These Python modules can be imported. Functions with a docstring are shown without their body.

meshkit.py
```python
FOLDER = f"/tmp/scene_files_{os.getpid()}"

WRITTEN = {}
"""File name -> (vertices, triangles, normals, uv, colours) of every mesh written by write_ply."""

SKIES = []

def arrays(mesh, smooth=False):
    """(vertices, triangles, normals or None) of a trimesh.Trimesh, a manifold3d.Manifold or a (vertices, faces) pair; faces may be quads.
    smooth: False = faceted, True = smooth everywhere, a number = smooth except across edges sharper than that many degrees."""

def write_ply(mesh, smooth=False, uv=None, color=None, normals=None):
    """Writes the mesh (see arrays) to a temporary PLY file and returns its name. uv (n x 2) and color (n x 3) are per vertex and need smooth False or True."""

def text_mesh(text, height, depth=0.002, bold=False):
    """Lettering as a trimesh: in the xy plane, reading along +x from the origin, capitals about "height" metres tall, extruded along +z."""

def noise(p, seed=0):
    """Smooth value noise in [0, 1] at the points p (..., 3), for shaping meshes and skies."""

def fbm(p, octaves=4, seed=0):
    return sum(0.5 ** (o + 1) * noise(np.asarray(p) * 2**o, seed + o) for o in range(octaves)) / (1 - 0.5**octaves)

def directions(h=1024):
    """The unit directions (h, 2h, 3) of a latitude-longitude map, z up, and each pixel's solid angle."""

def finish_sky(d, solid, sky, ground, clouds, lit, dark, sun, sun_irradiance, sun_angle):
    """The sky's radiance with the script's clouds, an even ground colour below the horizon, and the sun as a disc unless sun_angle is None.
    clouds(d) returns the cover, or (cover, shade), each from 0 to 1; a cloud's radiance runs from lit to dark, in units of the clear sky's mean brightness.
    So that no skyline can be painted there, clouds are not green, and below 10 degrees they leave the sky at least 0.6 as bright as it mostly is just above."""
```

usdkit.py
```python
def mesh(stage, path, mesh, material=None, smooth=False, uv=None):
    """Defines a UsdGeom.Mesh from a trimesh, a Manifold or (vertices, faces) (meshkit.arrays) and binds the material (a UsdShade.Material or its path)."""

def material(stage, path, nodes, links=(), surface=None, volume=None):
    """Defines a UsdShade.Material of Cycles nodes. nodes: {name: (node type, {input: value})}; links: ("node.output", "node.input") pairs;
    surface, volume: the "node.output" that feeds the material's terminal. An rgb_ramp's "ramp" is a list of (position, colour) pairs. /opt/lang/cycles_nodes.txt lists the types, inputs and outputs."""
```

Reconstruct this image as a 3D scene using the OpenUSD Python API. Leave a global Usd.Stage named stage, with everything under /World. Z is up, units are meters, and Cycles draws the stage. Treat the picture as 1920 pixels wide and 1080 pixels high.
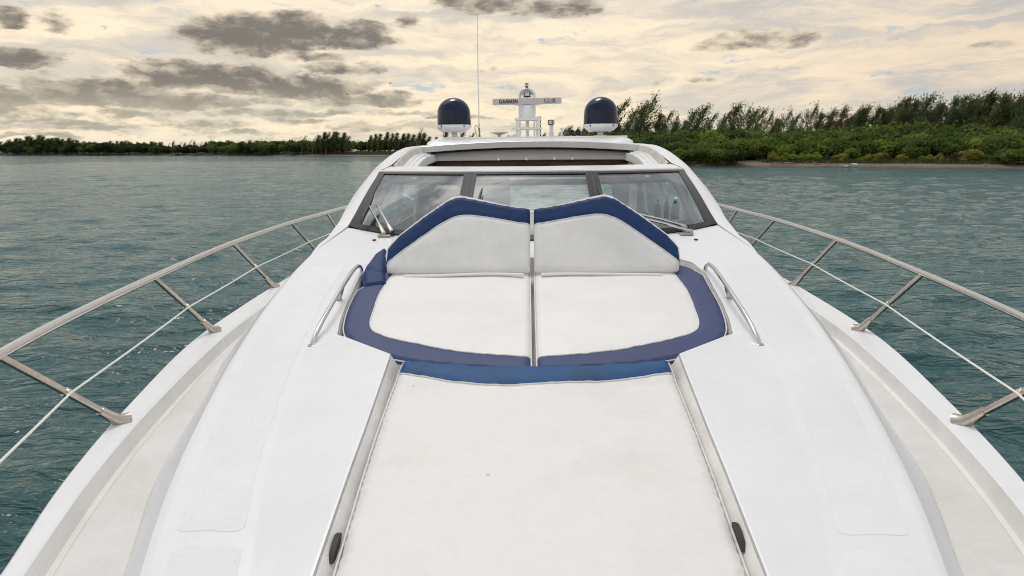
import math, random
import numpy as np
import trimesh, shapely, usdkit, meshkit
from shapely.geometry import Polygon, LineString, Point
from scipy.interpolate import PchipInterpolator
from scipy.spatial import Delaunay
from pxr import Usd, UsdGeom, UsdLux, UsdShade, Gf, Sdf

stage = Usd.Stage.CreateInMemory()
UsdGeom.SetStageUpAxis(stage, UsdGeom.Tokens.z)
UsdGeom.SetStageMetersPerUnit(stage, 1.0)
UsdGeom.Xform.Define(stage, '/World')
UsdGeom.Scope.Define(stage, '/World/Looks')
RNG = np.random.default_rng(7)

# ------------------------------------------------------------------ camera
EYE = np.array([-0.045, 0.0, 3.4])
PITCH, YAW, ROLL = math.radians(12.362), math.radians(-1.446), math.radians(0.25)
fw = np.array([math.sin(YAW)*math.cos(PITCH), math.cos(YAW)*math.cos(PITCH), -math.sin(PITCH)])
rt = np.cross(fw, [0, 0, 1.0]); rt /= np.linalg.norm(rt)
up = np.cross(rt, fw)
rt, up = rt*math.cos(ROLL)-up*math.sin(ROLL), up*math.cos(ROLL)+rt*math.sin(ROLL)
cam = UsdGeom.Camera.Define(stage, '/World/camera')
cam.AddTransformOp().Set(Gf.Matrix4d(*[float(x) for x in (*rt, 0, *up, 0, *(-fw), 0, *EYE, 1)]))
cam.CreateHorizontalApertureAttr(36.0)
cam.CreateVerticalApertureAttr(20.25)
cam.CreateFocalLengthAttr(22.5)
cam.CreateClippingRangeAttr(Gf.Vec2f(0.05, 20000))
cam.CreateExposureAttr(0.0)

# ------------------------------------------------------------------ sky and sun
SUN_AZ, SUN_EL = math.radians(-17), math.radians(64)
SKY_STRENGTH = 0.1
def px_dir(x, y):
    """azimuth, elevation of a place in the sky, from where the clouds hang in the photograph"""
    d = fw + rt*(x-960)/1200 - up*(y-540)/1200
    return math.atan2(d[0], d[1]), math.atan2(d[2], math.hypot(d[0], d[1]))

def build_sky():
    N, L = {}, []
    cnt = [0]
    def nd(kind, **inp):
        cnt[0] += 1
        n = 'k%d' % cnt[0]
        vals = {}
        for k, v in inp.items():
            if isinstance(v, str) and '.' in v:
                L.append((v, n+'.'+k))
            else:
                vals[k] = v
        N[n] = (kind, vals)
        return n
    def m(op, a, b=0.0, clamp=False):
        return nd('math', math_type=op, value1=a, value2=b, use_clamp=clamp)+'.value'
    def ss(v, a, b, lo=0.0, hi=1.0):
        return nd('map_range', range_type='smoothstep', value=v, from_min=a, from_max=b, to_min=lo, to_max=hi, clamp=True)+'.result'
    def mixc(f, a, b):
        return nd('mix_color', blend_type='mix', fac=f, a=a, b=b, use_clamp=False)+'.result'
    tc = nd('texture_coordinate')
    sep = nd('separate_xyz', vector=tc+'.generated')
    X, Y, Z = sep+'.x', sep+'.y', sep+'.z'
    el = m('arcsine', Z)
    az = m('arctan2', X, Y)
    # flat cloud deck seen in perspective
    zz = m('add', m('maximum', Z, 0.0), 0.10)
    flat = nd('combine_xyz', x=m('divide', X, zz), y=m('divide', Y, zz), z=0.0)+'.vector'
    polar = nd('combine_xyz', x=az, y=m('multiply', el, 2.4), z=0.0)+'.vector'
    warp = nd('noise_texture', vector=polar, scale=16.0, detail=5.0, roughness=0.6)
    wsep = nd('separate_xyz', vector=warp+'.color')
    azw = m('add', az, m('multiply', m('subtract', wsep+'.x', 0.5), 0.055))
    elw = m('add', el, m('multiply', m('subtract', wsep+'.y', 0.5), 0.030))
    # x, y, half-width, half-height (photo pixels, turned into angles)
    blobs = [(480,76,118,40),(560,62,70,34),(664,72,70,30),(362,56,26,13),(590,108,60,12),
             (400,150,135,26),(540,164,150,26),(690,188,95,15),(330,124,55,14),(640,128,70,12),
             (170,178,120,30),(310,192,130,20),(250,162,70,16),(38,112,52,21),(10,36,30,15),(103,46,22,17),(70,212,60,9),
             (5,190,50,26),(905,8,90,24),(1050,18,85,22),(770,44,30,16),(1420,80,110,22),(1860,84,50,9),
             (890,129,34,7),(505,190,50,12),(470,215,90,12),(230,215,110,12),(620,212,80,9),(760,212,60,9),(120,232,90,8),(360,238,110,9),(700,240,90,7),(1330,150,120,7),(55,222,60,9),(180,242,70,7),(560,226,60,8),(450,252,80,6),(60,255,70,6),(860,222,60,8)]
    amp = [1.15,1.15,1.05,.8,.7, 1.1,1.05,.85,.75,.7, 0.9,.8,.6,1.0,.7,.65,.4, .9,.85,.8,.6,.58,.45, .45,.5,.5,.45,.55,.5,.5,.45,.45,.35,.6,.55,.6,.5,.5,.55]
    best = None
    for (x, y, sx, sy), a in zip(blobs, amp):
        a0, e0 = px_dir(x, y)
        u = m('divide', m('subtract', azw, a0), sx/1200*1.25)
        dv = m('subtract', elw, e0)
        v = m('maximum', m('divide', dv, sy/1200*1.25), m('divide', dv, -sy/1200*0.85))
        r2 = m('add', m('multiply', u, u), m('multiply', v, v))
        val = m('multiply', m('subtract', 1.0, m('minimum', r2, 1.0)), a)
        best = val if best is None else m('maximum', best, val)
    fine = nd('noise_texture', vector=polar, scale=30.0, detail=7.0, roughness=0.58)+'.fac'
    dens = m('add', best, m('multiply', m('subtract', fine, 0.5), 1.25))
    # small lumps of cloud low over the left horizon
    lumpv = nd('combine_xyz', x=m('multiply', azw, 13.0), y=m('multiply', elw, 52.0), z=3.0)+'.vector'
    lump = nd('noise_texture', vector=lumpv, scale=1.0, detail=5.0, roughness=0.55)+'.fac'
    low = m('multiply', ss(el, 0.115, 0.035), ss(az, 0.12, -0.12, 0.25, 1.0))
    lumpm = m('multiply', ss(lump, 0.50, 0.61), low)
    big = ss(dens, 0.14, 0.58)
    cloud = m('maximum', big, m('multiply', lumpm, 0.58))
    # veil: long streaks of altostratus
    st = nd('combine_xyz', x=m('multiply', azw, 5.0), y=m('multiply', elw, 30.0), z=1.0)+'.vector'
    streak = nd('noise_texture', vector=st, scale=1.0, detail=7.0, roughness=0.62, distortion=0.6)+'.fac'
    deck = nd('noise_texture', vector=flat, scale=2.0, detail=6.0, roughness=0.6, distortion=0.5)+'.fac'
    hi = ss(el, 0.20, 0.42)
    veil = nd('mix_float', fac=hi, a=streak, b=deck)+'.result'
    t = ss(veil, 0.35, 0.63)
    # colours in the sky texture's own scale
    K = 1.0/SKY_STRENGTH
    c = lambda r, g, b: (r*K, g*K, b*K)
    warm = ss(el, 0.45, 0.10)
    away = ss(az, 0.0, 0.75)
    low_b = mixc(away, c(1.10, .915, .665), c(.86, .71, .535))
    bright = mixc(warm, c(.73, .73, .745), low_b)
    dim = mixc(warm, c(.42, .45, .50), mixc(away, c(.70, .645, .56), c(.56, .535, .51)))
    base = mixc(t, dim, bright)
    # brighter thin cloud round the hidden sun
    sdv = (math.sin(SUN_AZ)*math.cos(SUN_EL), math.cos(SUN_AZ)*math.cos(SUN_EL), math.sin(SUN_EL))
    dot = m('add', m('add', m('multiply', X, sdv[0]), m('multiply', Y, sdv[1])), m('multiply', Z, sdv[2]))
    halo = m('multiply', ss(dot, 0.76, 1.0), ss(deck, 0.44, 0.60, 0.05, 1.0))
    base = nd('mix_color', blend_type='add', fac=halo, a=base, b=c(1.5, 1.43, 1.32), use_clamp=False)+'.result'
    base = mixc(m('multiply', ss(el, 0.075, 0.0), 0.5), base, c(.90, .81, .60))
    # glow of the hidden sun behind thin cloud
    # openings of blue sky
    hole = nd('noise_texture', vector=nd('combine_xyz', x=m('multiply', azw, 9.0), y=m('multiply', elw, 38.0), z=8.0)+'.vector', scale=1.0, detail=6.0, roughness=0.65)+'.fac'
    blue = m('multiply', ss(hole, 0.595, 0.68), 0.85)
    sky = nd('sky_texture', sky_type='single_scattering', sun_disc=False, sun_elevation=SUN_EL, sun_rotation=SUN_AZ, air_density=1.0, aerosol_density=1.2, ozone_density=1.5)+'.color'
    skyb = nd('mix_color', blend_type='mix', fac=0.55, a=sky, b=c(.42, .56, .66), use_clamp=False)+'.result'
    withblue = mixc(blue, base, skyb)
    under = nd('noise_texture', vector=nd('combine_xyz', x=m('multiply', azw, 30.0), y=m('multiply', elw, 70.0), z=5.0)+'.vector', scale=1.0, detail=5.0, roughness=0.6)+'.fac'
    core = mixc(ss(m('add', dens, m('multiply', m('subtract', under, .5), 1.9)), 0.22, 1.02), c(.62, .54, .43), c(.195, .176, .157))
    lowc = mixc(ss(el, 0.10, 0.03), core, c(.44, .405, .32))
    out = mixc(m('multiply', cloud, 0.94), withblue, lowc)
    bg = nd('background_shader', color=out, strength=SKY_STRENGTH)
    return usdkit.material(stage, '/World/Looks/sky', N, L, surface=bg+'.background')

dome = UsdLux.DomeLight.Define(stage, '/World/sky')
UsdShade.MaterialBindingAPI.Apply(dome.GetPrim()).Bind(build_sky())
dome.GetPrim().SetCustomDataByKey('kind', 'structure')
sun = UsdLux.DistantLight.Define(stage, '/World/sun')
sun.CreateIntensityAttr(0.30); sun.CreateAngleAttr(18.0); sun.CreateNormalizeAttr(True)
sun.CreateColorAttr(Gf.Vec3f(1.0, 0.95, 0.87))
sdir = np.array([math.sin(SUN_AZ)*math.cos(SUN_EL), math.cos(SUN_AZ)*math.cos(SUN_EL), math.sin(SUN_EL)])
sx = np.cross([0, 0, 1.0], sdir); sx /= np.linalg.norm(sx); sy = np.cross(sdir, sx)
sun.AddTransformOp().Set(Gf.Matrix4d(*[float(v) for v in (*sx, 0, *sy, 0, *sdir, 0, 0, 0, 60, 1)]))

# ------------------------------------------------------------------ materials
MATS = {}
def mat(name, color, rough=0.5, metal=0.0, var=0.0, vscale=6.0, bump=0.0, bscale=60.0, spec=0.5, tint=None, coat=0.0, translucent=0.0, stretch=None, rvar=0.0):
    N = {'p': ('principled_bsdf', dict(base_color=color, roughness=rough, metallic=metal, specular_ior_level=spec, coat_weight=coat))}
    L = []
    N['g'] = ('geometry', {})
    vec = 'g.position'
    if stretch:
        N['mp'] = ('mapping', dict(mapping_type='point', scale=stretch)); L.append(('g.position', 'mp.vector')); vec = 'mp.vector'
    if var > 0:
        N['n'] = ('noise_texture', dict(scale=vscale, detail=6.0, roughness=0.62))
        c = np.array(color, float); tt = np.array(tint if tint is not None else c*(1-var), float)
        N['r'] = ('rgb_ramp', dict(ramp=[(0.30, tuple(tt)), (0.66, tuple(np.clip(c*(1+0.3*var), 0, .92)))]))
        L += [(vec, 'n.vector'), ('n.fac', 'r.fac'), ('r.color', 'p.base_color')]
    if rvar > 0:
        N['nr'] = ('noise_texture', dict(scale=vscale*1.7, detail=5.0, roughness=0.6))
        N['mr'] = ('map_range', dict(range_type='linear', from_min=.3, from_max=.7, to_min=rough-rvar, to_max=rough+rvar, clamp=True))
        L += [(vec, 'nr.vector'), ('nr.fac', 'mr.value'), ('mr.result', 'p.roughness')]
    if bump > 0:
        N['nb'] = ('noise_texture', dict(scale=bscale, detail=5.0, roughness=0.6))
        N['b'] = ('bump', dict(strength=1.0, distance=bump))
        L += [(vec, 'nb.vector'), ('nb.fac', 'b.height'), ('b.normal', 'p.normal')]
    surf = 'p.BSDF'
    if translucent > 0:
        N['t'] = ('translucent_bsdf', dict(color=tuple(np.array(color)*1.3)))
        N['mx'] = ('mix_closure', dict(fac=translucent))
        L += [('p.BSDF', 'mx.closure1'), ('t.BSDF', 'mx.closure2')]
        if var > 0: L.append(('r.color', 't.color'))
        surf = 'mx.closure'
    MATS[name] = usdkit.material(stage, '/World/Looks/'+name, N, L, surface=surf)
    return MATS[name]

def glass_mat(name, tint, ior):
    MATS[name] = usdkit.material(stage, '/World/Looks/'+name, {
        't': ('transparent_bsdf', dict(color=tint)), 'g': ('glossy_bsdf', dict(color=(1, 1, 1), roughness=0.0)),
        'f': ('fresnel', dict(IOR=ior)), 'm': ('mix_closure', {})},
        [('f.fac', 'm.fac'), ('t.BSDF', 'm.closure1'), ('g.BSDF', 'm.closure2')], surface='m.closure')

def weathered_white(name, color, stain, rough, scale=1.6, stretch=(1, 1, 1), stain_lo=.38, stain_hi=.60, spot=True, spec=.5, bump=.0006, bscale=220.):
    """white moulding or vinyl with soft stains, faint scuffs and a few specks"""
    N = {'g': ('geometry', {}), 'p': ('principled_bsdf', dict(roughness=rough, specular_ior_level=spec)),
         'mp': ('mapping', dict(mapping_type='point', scale=stretch)),
         'n1': ('noise_texture', dict(scale=scale, detail=7.0, roughness=.68)),
         'n2': ('noise_texture', dict(scale=scale*9, detail=6.0, roughness=.7)),
         'r1': ('rgb_ramp', dict(ramp=[(stain_lo, stain), (stain_hi, color)])),
         'r2': ('rgb_ramp', dict(ramp=[(.28, (.90, .895, .89)), (.5, (1, 1, 1))])),
         'mu': ('mix_color', dict(blend_type='multiply', fac=.40)),
         'v': ('voronoi_texture', dict(feature='f1', scale=3.1, randomness=1.0)),
         'r3': ('rgb_ramp', dict(ramp=[(0.0, (.35, .34, .33)), (.022, (.5, .49, .47)), (.036, (1, 1, 1))])),
         'mv': ('mix_color', dict(blend_type='multiply', fac=.45 if spot else 0.0)),
         'nb': ('noise_texture', dict(scale=bscale, detail=4.0, roughness=.6)),
         'b': ('bump', dict(strength=1.0, distance=bump))}
    L = [('g.position', 'mp.vector'), ('mp.vector', 'n1.vector'), ('mp.vector', 'n2.vector'), ('g.position', 'v.vector'), ('g.position', 'nb.vector'),
         ('n1.fac', 'r1.fac'), ('n2.fac', 'r2.fac'), ('r1.color', 'mu.a'), ('r2.color', 'mu.b'), ('v.distance', 'r3.fac'),
         ('mu.result', 'mv.a'), ('r3.color', 'mv.b'), ('mv.result', 'p.base_color'), ('nb.fac', 'b.height'), ('b.normal', 'p.normal')]
    MATS[name] = usdkit.material(stage, '/World/Looks/'+name, N, L, surface='p.BSDF')

weathered_white('gelcoat', (.805, .812, .828), (.765, .772, .786), .26, scale=.9)
weathered_white('nonskid', (.795, .802, .818), (.755, .762, .776), .42, scale=1.4, bump=.0014, bscale=420.)
weathered_white('side_deck_paint', (.75, .74, .725), (.66, .645, .62), .60, scale=1.3, bump=.002, bscale=400.)
weathered_white('bulwark_paint', (.80, .785, .76), (.70, .68, .65), .45, scale=1.5)
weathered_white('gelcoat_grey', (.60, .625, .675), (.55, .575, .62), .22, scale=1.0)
weathered_white('well_paint', (.82, .80, .78), (.68, .66, .635), .5, scale=2.3, stain_lo=.36, stain_hi=.55)
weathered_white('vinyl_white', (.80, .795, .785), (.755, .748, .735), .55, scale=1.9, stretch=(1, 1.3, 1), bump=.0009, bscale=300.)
weathered_white('vinyl_stained', (.765, .752, .735), (.715, .690, .672), .55, scale=2.1, stretch=(1, 1.2, 1), stain_lo=.34, stain_hi=.52, bump=.0009, bscale=300.)
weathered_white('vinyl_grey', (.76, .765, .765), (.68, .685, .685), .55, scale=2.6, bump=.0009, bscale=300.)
mat('vinyl_navy', (.007, .035, .130), .55, spec=.25, var=.25, vscale=9, bump=.0008, bscale=260, tint=(.005, .025, .098))
mat('vinyl_faded_navy', (.033, .055, .148), .52, spec=.3, var=.3, vscale=5, bump=.0010, bscale=240, tint=(.052, .064, .140))
mat('vinyl_blue', (.014, .082, .225), .55, spec=.25, var=.25, vscale=6, bump=.0009, bscale=240, tint=(.020, .062, .150))
mat('piping_white', (.72, .71, .68), .6, var=.2, vscale=30)
mat('steel', (.74, .72, .69), .10, metal=1.0, var=.07, vscale=14, rvar=.05)
mat('steel_worn', (.60, .535, .47), .24, metal=1.0, var=.16, vscale=22, rvar=.08)
mat('rope', (.80, .79, .76), .8, bump=.002, bscale=300)
mat('frit', (.026, .024, .024), .25, spec=.14)
mat('rubber', (.018, .018, .019), .6)
mat('dome_blue', (.004, .009, .034), .10, spec=.35, var=.2, vscale=5)
mat('white_paint', (.80, .81, .83), .3, var=.06, vscale=8)
mat('grey_paint', (.52, .53, .54), .4, var=.1, vscale=8)
mat('satin_panel', (.60, .61, .62), .22, var=.1, vscale=3)
mat('array_grey', (.55, .545, .535), .42, var=.06, vscale=10)
mat('letter_dark', (.012, .014, .022), .5)
mat('letter_plate', (.13, .15, .18), .5)
mat('letter_white', (.8, .8, .8), .5)
mat('black_plastic', (.015, .015, .016), .4)
mat('lamp_lens', (.55, .55, .50), .12, spec=.8)
mat('cream_plastic', (.66, .62, .52), .45, var=.1)
mat('bronze', (.30, .24, .19), .35, metal=.8, var=.3, vscale=60)
mat('wood', (.115, .052, .028), .35, var=.4, vscale=8, stretch=(1, 6, 6))
mat('trim_beige', (.58, .555, .52), .45, var=.3, vscale=7, tint=(.44, .41, .37))
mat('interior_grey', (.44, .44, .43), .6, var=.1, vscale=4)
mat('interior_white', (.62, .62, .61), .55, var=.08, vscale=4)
mat('interior_dark', (.10, .10, .105), .6, var=.2, vscale=5)
mat('seat_leather', (.50, .47, .41), .5, var=.15, vscale=12)
mat('floor_teak', (.20, .13, .08), .55, var=.3, vscale=6, stretch=(8, 1, 1))
glass_mat('windscreen_glass', (.80, .91, .93), 2.15)
glass_mat('side_glass', (.55, .66, .68), 1.5)
mat('bottle_teal', (.05, .26, .30), .3)
mat('bottle_orange', (.42, .13, .08), .4)
mat('bottle_clear', (.45, .52, .48), .1)
mat('hull_white', (.78, .79, .80), .2)
mat('flag_red', (.55, .06, .07), .7)
mat('bark', (.14, .11, .085), .9, var=.4, vscale=3, tint=(.07, .055, .045))
mat('dead_wood', (.24, .20, .17), .9, var=.4, vscale=3)
mat('bird_dark', (.04, .04, .04), .7)
mat('car_white', (.75, .75, .76), .25)
mat('car_dark', (.05, .06, .07), .2)
mat('car_glass', (.03, .035, .04), .1)
mat('debris_white', (.75, .75, .75), .6)
mat('tower_brown', (.07, .05, .04), .7)
mat('pole_red', (.55, .16, .10), .6)

def leaf_mat(name, a, b, tr=.3):
    """leaf colour from a to b, leaf by leaf"""
    MATS[name] = usdkit.material(stage, '/World/Looks/'+name, {
        'g': ('geometry', {}), 'o': ('object_info', {}), 'n': ('noise_texture', dict(scale=.55, detail=3.0)),
        'ad': ('math', dict(math_type='multiply_add', value2=.55)), 'ob': ('math', dict(math_type='multiply_add', value2=.35, value3=-.17)),
        's': ('math', dict(math_type='add')), 's2': ('math', dict(math_type='multiply', value2=.5)),
        'r': ('rgb_ramp', dict(ramp=[(.12, a), (.75, b)])),
        'p': ('principled_bsdf', dict(roughness=.6, specular_ior_level=.25)), 't': ('translucent_bsdf', {}), 'm': ('mix_closure', dict(fac=tr))},
        [('g.position', 'n.vector'), ('g.random_per_island', 'ad.value1'), ('n.fac', 'ad.value3'), ('o.random', 'ob.value1'), ('ad.value', 's.value1'), ('ob.value', 's.value2'),
         ('s.value', 's2.value1'), ('s2.value', 'r.fac'), ('r.color', 'p.base_color'), ('r.color', 't.color'), ('p.BSDF', 'm.closure1'), ('t.BSDF', 'm.closure2')], surface='m.closure')
leaf_mat('leaf_pine', (.060, .085, .034), (.270, .330, .140), .5)
leaf_mat('leaf_pine_olive', (.080, .098, .032), (.300, .315, .120), .5)
leaf_mat('leaf_pine_tan', (.075, .060, .028), (.20, .155, .075), .3)
leaf_mat('leaf_mangrove', (.038, .072, .014), (.300, .385, .068), .4)
leaf_mat('leaf_bright', (.08, .13, .018), (.38, .48, .075), .4)
leaf_mat('leaf_yellow', (.14, .14, .022), (.46, .43, .08), .3)
leaf_mat('leaf_dark', (.014, .030, .011), (.085, .125, .038), .25)
leaf_mat('leaf_brown', (.050, .036, .028), (.140, .100, .075), .15)
leaf_mat('grass_green', (.045, .060, .018), (.15, .16, .060), .2)

MATS['water'] = usdkit.material(stage, '/World/Looks/water', {
    'g': ('geometry', {}),
    'm1': ('mapping', dict(mapping_type='point', rotation=(0, 0, .12), scale=(.12, .45, 1))),
    'm2': ('mapping', dict(mapping_type='point', rotation=(0, 0, -.15), scale=(1.6, 3.8, 1))),
    'm3': ('mapping', dict(mapping_type='point', rotation=(0, 0, .6), scale=(5.5, 11.0, 1))),
    'n1': ('noise_texture', dict(scale=1.0, detail=2.0, roughness=.5, distortion=.4)),
    'n2': ('noise_texture', dict(scale=1.0, detail=3.0, roughness=.55, distortion=.6)),
    'n3': ('noise_texture', dict(scale=1.0, detail=2.0, roughness=.5, distortion=.3)),
    'a1': ('math', dict(math_type='multiply', value2=.22)), 'a2': ('math', dict(math_type='multiply_add', value2=.16)), 'a3': ('math', dict(math_type='multiply_add', value2=.016)),
    'b': ('bump', dict(strength=1.0, distance=1.0)),
    'np': ('noise_texture', dict(scale=.035, detail=4.0, roughness=.6)),
    'rp': ('rgb_ramp', dict(ramp=[(.35, (.012, .056, .060)), (.65, (.020, .078, .081))])),
    'p': ('principled_bsdf', dict(roughness=.10, ior=1.33, specular_ior_level=.5))},
    [('g.position', 'm1.vector'), ('g.position', 'm2.vector'), ('g.position', 'm3.vector'), ('m1.vector', 'n1.vector'), ('m2.vector', 'n2.vector'), ('m3.vector', 'n3.vector'),
     ('n1.fac', 'a1.value1'), ('n2.fac', 'a2.value1'), ('a1.value', 'a2.value3'), ('n3.fac', 'a3.value1'), ('a2.value', 'a3.value3'), ('a3.value', 'b.height'), ('b.normal', 'p.normal'),
     ('g.position', 'np.vector'), ('np.fac', 'rp.fac'), ('rp.color', 'p.base_color')], surface='p.BSDF')

MATS['beach'] = usdkit.material(stage, '/World/Looks/beach', {
    'g': ('geometry', {}), 's': ('separate_xyz', {}),
    'n': ('noise_texture', dict(scale=.25, detail=6.0, roughness=.65)), 'n2': ('noise_texture', dict(scale=3.0, detail=6.0, roughness=.75)),
    'h': ('math', dict(math_type='multiply_add', value2=.28)),
    'r': ('rgb_ramp', dict(ramp=[(0.0, (.065,.05,.036)), (.22, (.10, .082, .064)), (.34, (.17, .153, .125)), (.50, (.205, .185, .155)), (.60, (.10, .065, .05)), (.66, (.155, .132, .105)), (.85, (.07, .085, .035)), (1.0, (.06, .08, .03))])),
    'm': ('mix_color', dict(blend_type='multiply', fac=.8)), 'r2': ('rgb_ramp', dict(ramp=[(.3, (.45, .42, .40)), (.6, (1.15, 1.1, 1.1))])),
    'sc': ('math', dict(math_type='multiply', value2=.62)),
    'b': ('bump', dict(strength=1.0, distance=.12)), 'p': ('principled_bsdf', dict(roughness=.9, specular_ior_level=.2))},
    [('g.position', 's.vector'), ('g.position', 'n.vector'), ('g.position', 'n2.vector'), ('n.fac', 'h.value1'), ('s.z', 'sc.value1'), ('sc.value', 'h.value3'), ('h.value', 'r.fac'),
     ('n2.fac', 'r2.fac'), ('r.color', 'm.a'), ('r2.color', 'm.b'), ('m.result', 'p.base_color'), ('n2.fac', 'b.height'), ('b.normal', 'p.normal')], surface='p.BSDF')

# ------------------------------------------------------------------ scene helpers
HEEL = math.radians(.3)
HM = np.array([[math.cos(HEEL), 0, -math.sin(HEEL)], [0, 1, 0], [math.sin(HEEL), 0, math.cos(HEEL)]])
USED = {}
def numbered(parent, name):
    k = (parent, name); n = USED.get(k, 0); USED[k] = n+1
    return name if n == 0 else '%s_%03d' % (name, n)
def tag(prim, label=None, cat=None, group=None, kind=None):
    p = prim.GetPrim() if hasattr(prim, 'GetPrim') else prim
    for k, v in (('label', label), ('category', cat), ('group', group), ('kind', kind)):
        if v: p.SetCustomDataByKey(k, v)
    return prim
class Thing:
    def __init__(s, path, base): s.path, s.base = path, np.array(base, float)
def thing(name, label, cat, base=(0, 0, 0), group=None, boat=False):
    base = np.array(base, float)
    if boat: base = HM @ base
    path = '/World/' + numbered('/World', name)
    x = UsdGeom.Xform.Define(stage, path); x.AddTranslateOp().Set(Gf.Vec3d(*map(float, base)))
    tag(x, label, cat, group)
    t = Thing(path, base); t.boat = boat
    return t
def vf(mesh):
    if isinstance(mesh, trimesh.Trimesh): return np.array(mesh.vertices, float), np.array(mesh.faces)
    if hasattr(mesh, 'to_mesh'):
        m = mesh.to_mesh(); return np.array(m.vert_properties[:, :3], float), np.array(m.tri_verts)
    v, f = mesh; f = np.asarray(f, int)
    if f.shape[1] == 4: f = np.vstack([f[:, [0, 1, 2]], f[:, [0, 2, 3]]])
    return np.asarray(v, float), f
def cat(ms):
    V, F, n = [], [], 0
    for m in ms:
        v, f = vf(m); V.append(v); F.append(f+n); n += len(v)
    return np.vstack(V), np.vstack(F)
def obj(name, mesh, m, parent=None, smooth=30, label=None, boat=None, kind=None):
    """one mesh under parent (a Thing or a part returned by obj), or under /World"""
    v, f = vf(mesh)
    pp = parent.path if parent else '/World'
    if (parent.boat if parent else boat): v = v @ HM.T
    if parent: v = v - parent.base
    path = pp + '/' + numbered(pp, name)
    g = usdkit.mesh(stage, path, trimesh.Trimesh(v, f, process=False), MATS[m] if isinstance(m, str) else m, smooth=smooth)
    if label or kind: tag(g, label, kind=kind)
    t = Thing(path, parent.base if parent else (0, 0, 0)); t.boat = parent.boat if parent else boat; t.prim = g.GetPrim()
    return t
def box(x0, x1, y0, y1, z0, z1, bev=0.0):
    if bev:
        import manifold3d as m3
        b = min(bev, (x1-x0)/2.01, (y1-y0)/2.01, (z1-z0)/2.01)
        pts = []
        for X, sx_ in ((x0, 1), (x1, -1)):
            for Y, sy_ in ((y0, 1), (y1, -1)):
                for Z, sz_ in ((z0, 1), (z1, -1)):
                    pts += [(X+sx_*b, Y+sy_*b, Z), (X+sx_*b, Y, Z+sz_*b), (X, Y+sy_*b, Z+sz_*b)]
        return vf(trimesh.convex.convex_hull(np.array(pts)))
    v = np.array([(x, y, z) for x in (x0, x1) for y in (y0, y1) for z in (z0, z1)], float)
    f = np.array([[0, 1, 3, 2], [4, 6, 7, 5], [0, 4, 5, 1], [2, 3, 7, 6], [0, 2, 6, 4], [1, 5, 7, 3]])
    return vf((v, f))
def grid(P, close_u=False, flip=False):
    """P (n, m, 3) -> quads"""
    P = np.asarray(P, float); n, m = P.shape[:2]
    i, j = np.meshgrid(np.arange(n-1), np.arange(m if close_u else m-1), indexing='ij')
    j2 = (j+1) % m
    q = np.stack([i*m+j, i*m+j2, (i+1)*m+j2, (i+1)*m+j], -1).reshape(-1, 4)
    if flip: q = q[:, ::-1]
    return vf((P.reshape(-1, 3), q))
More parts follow.
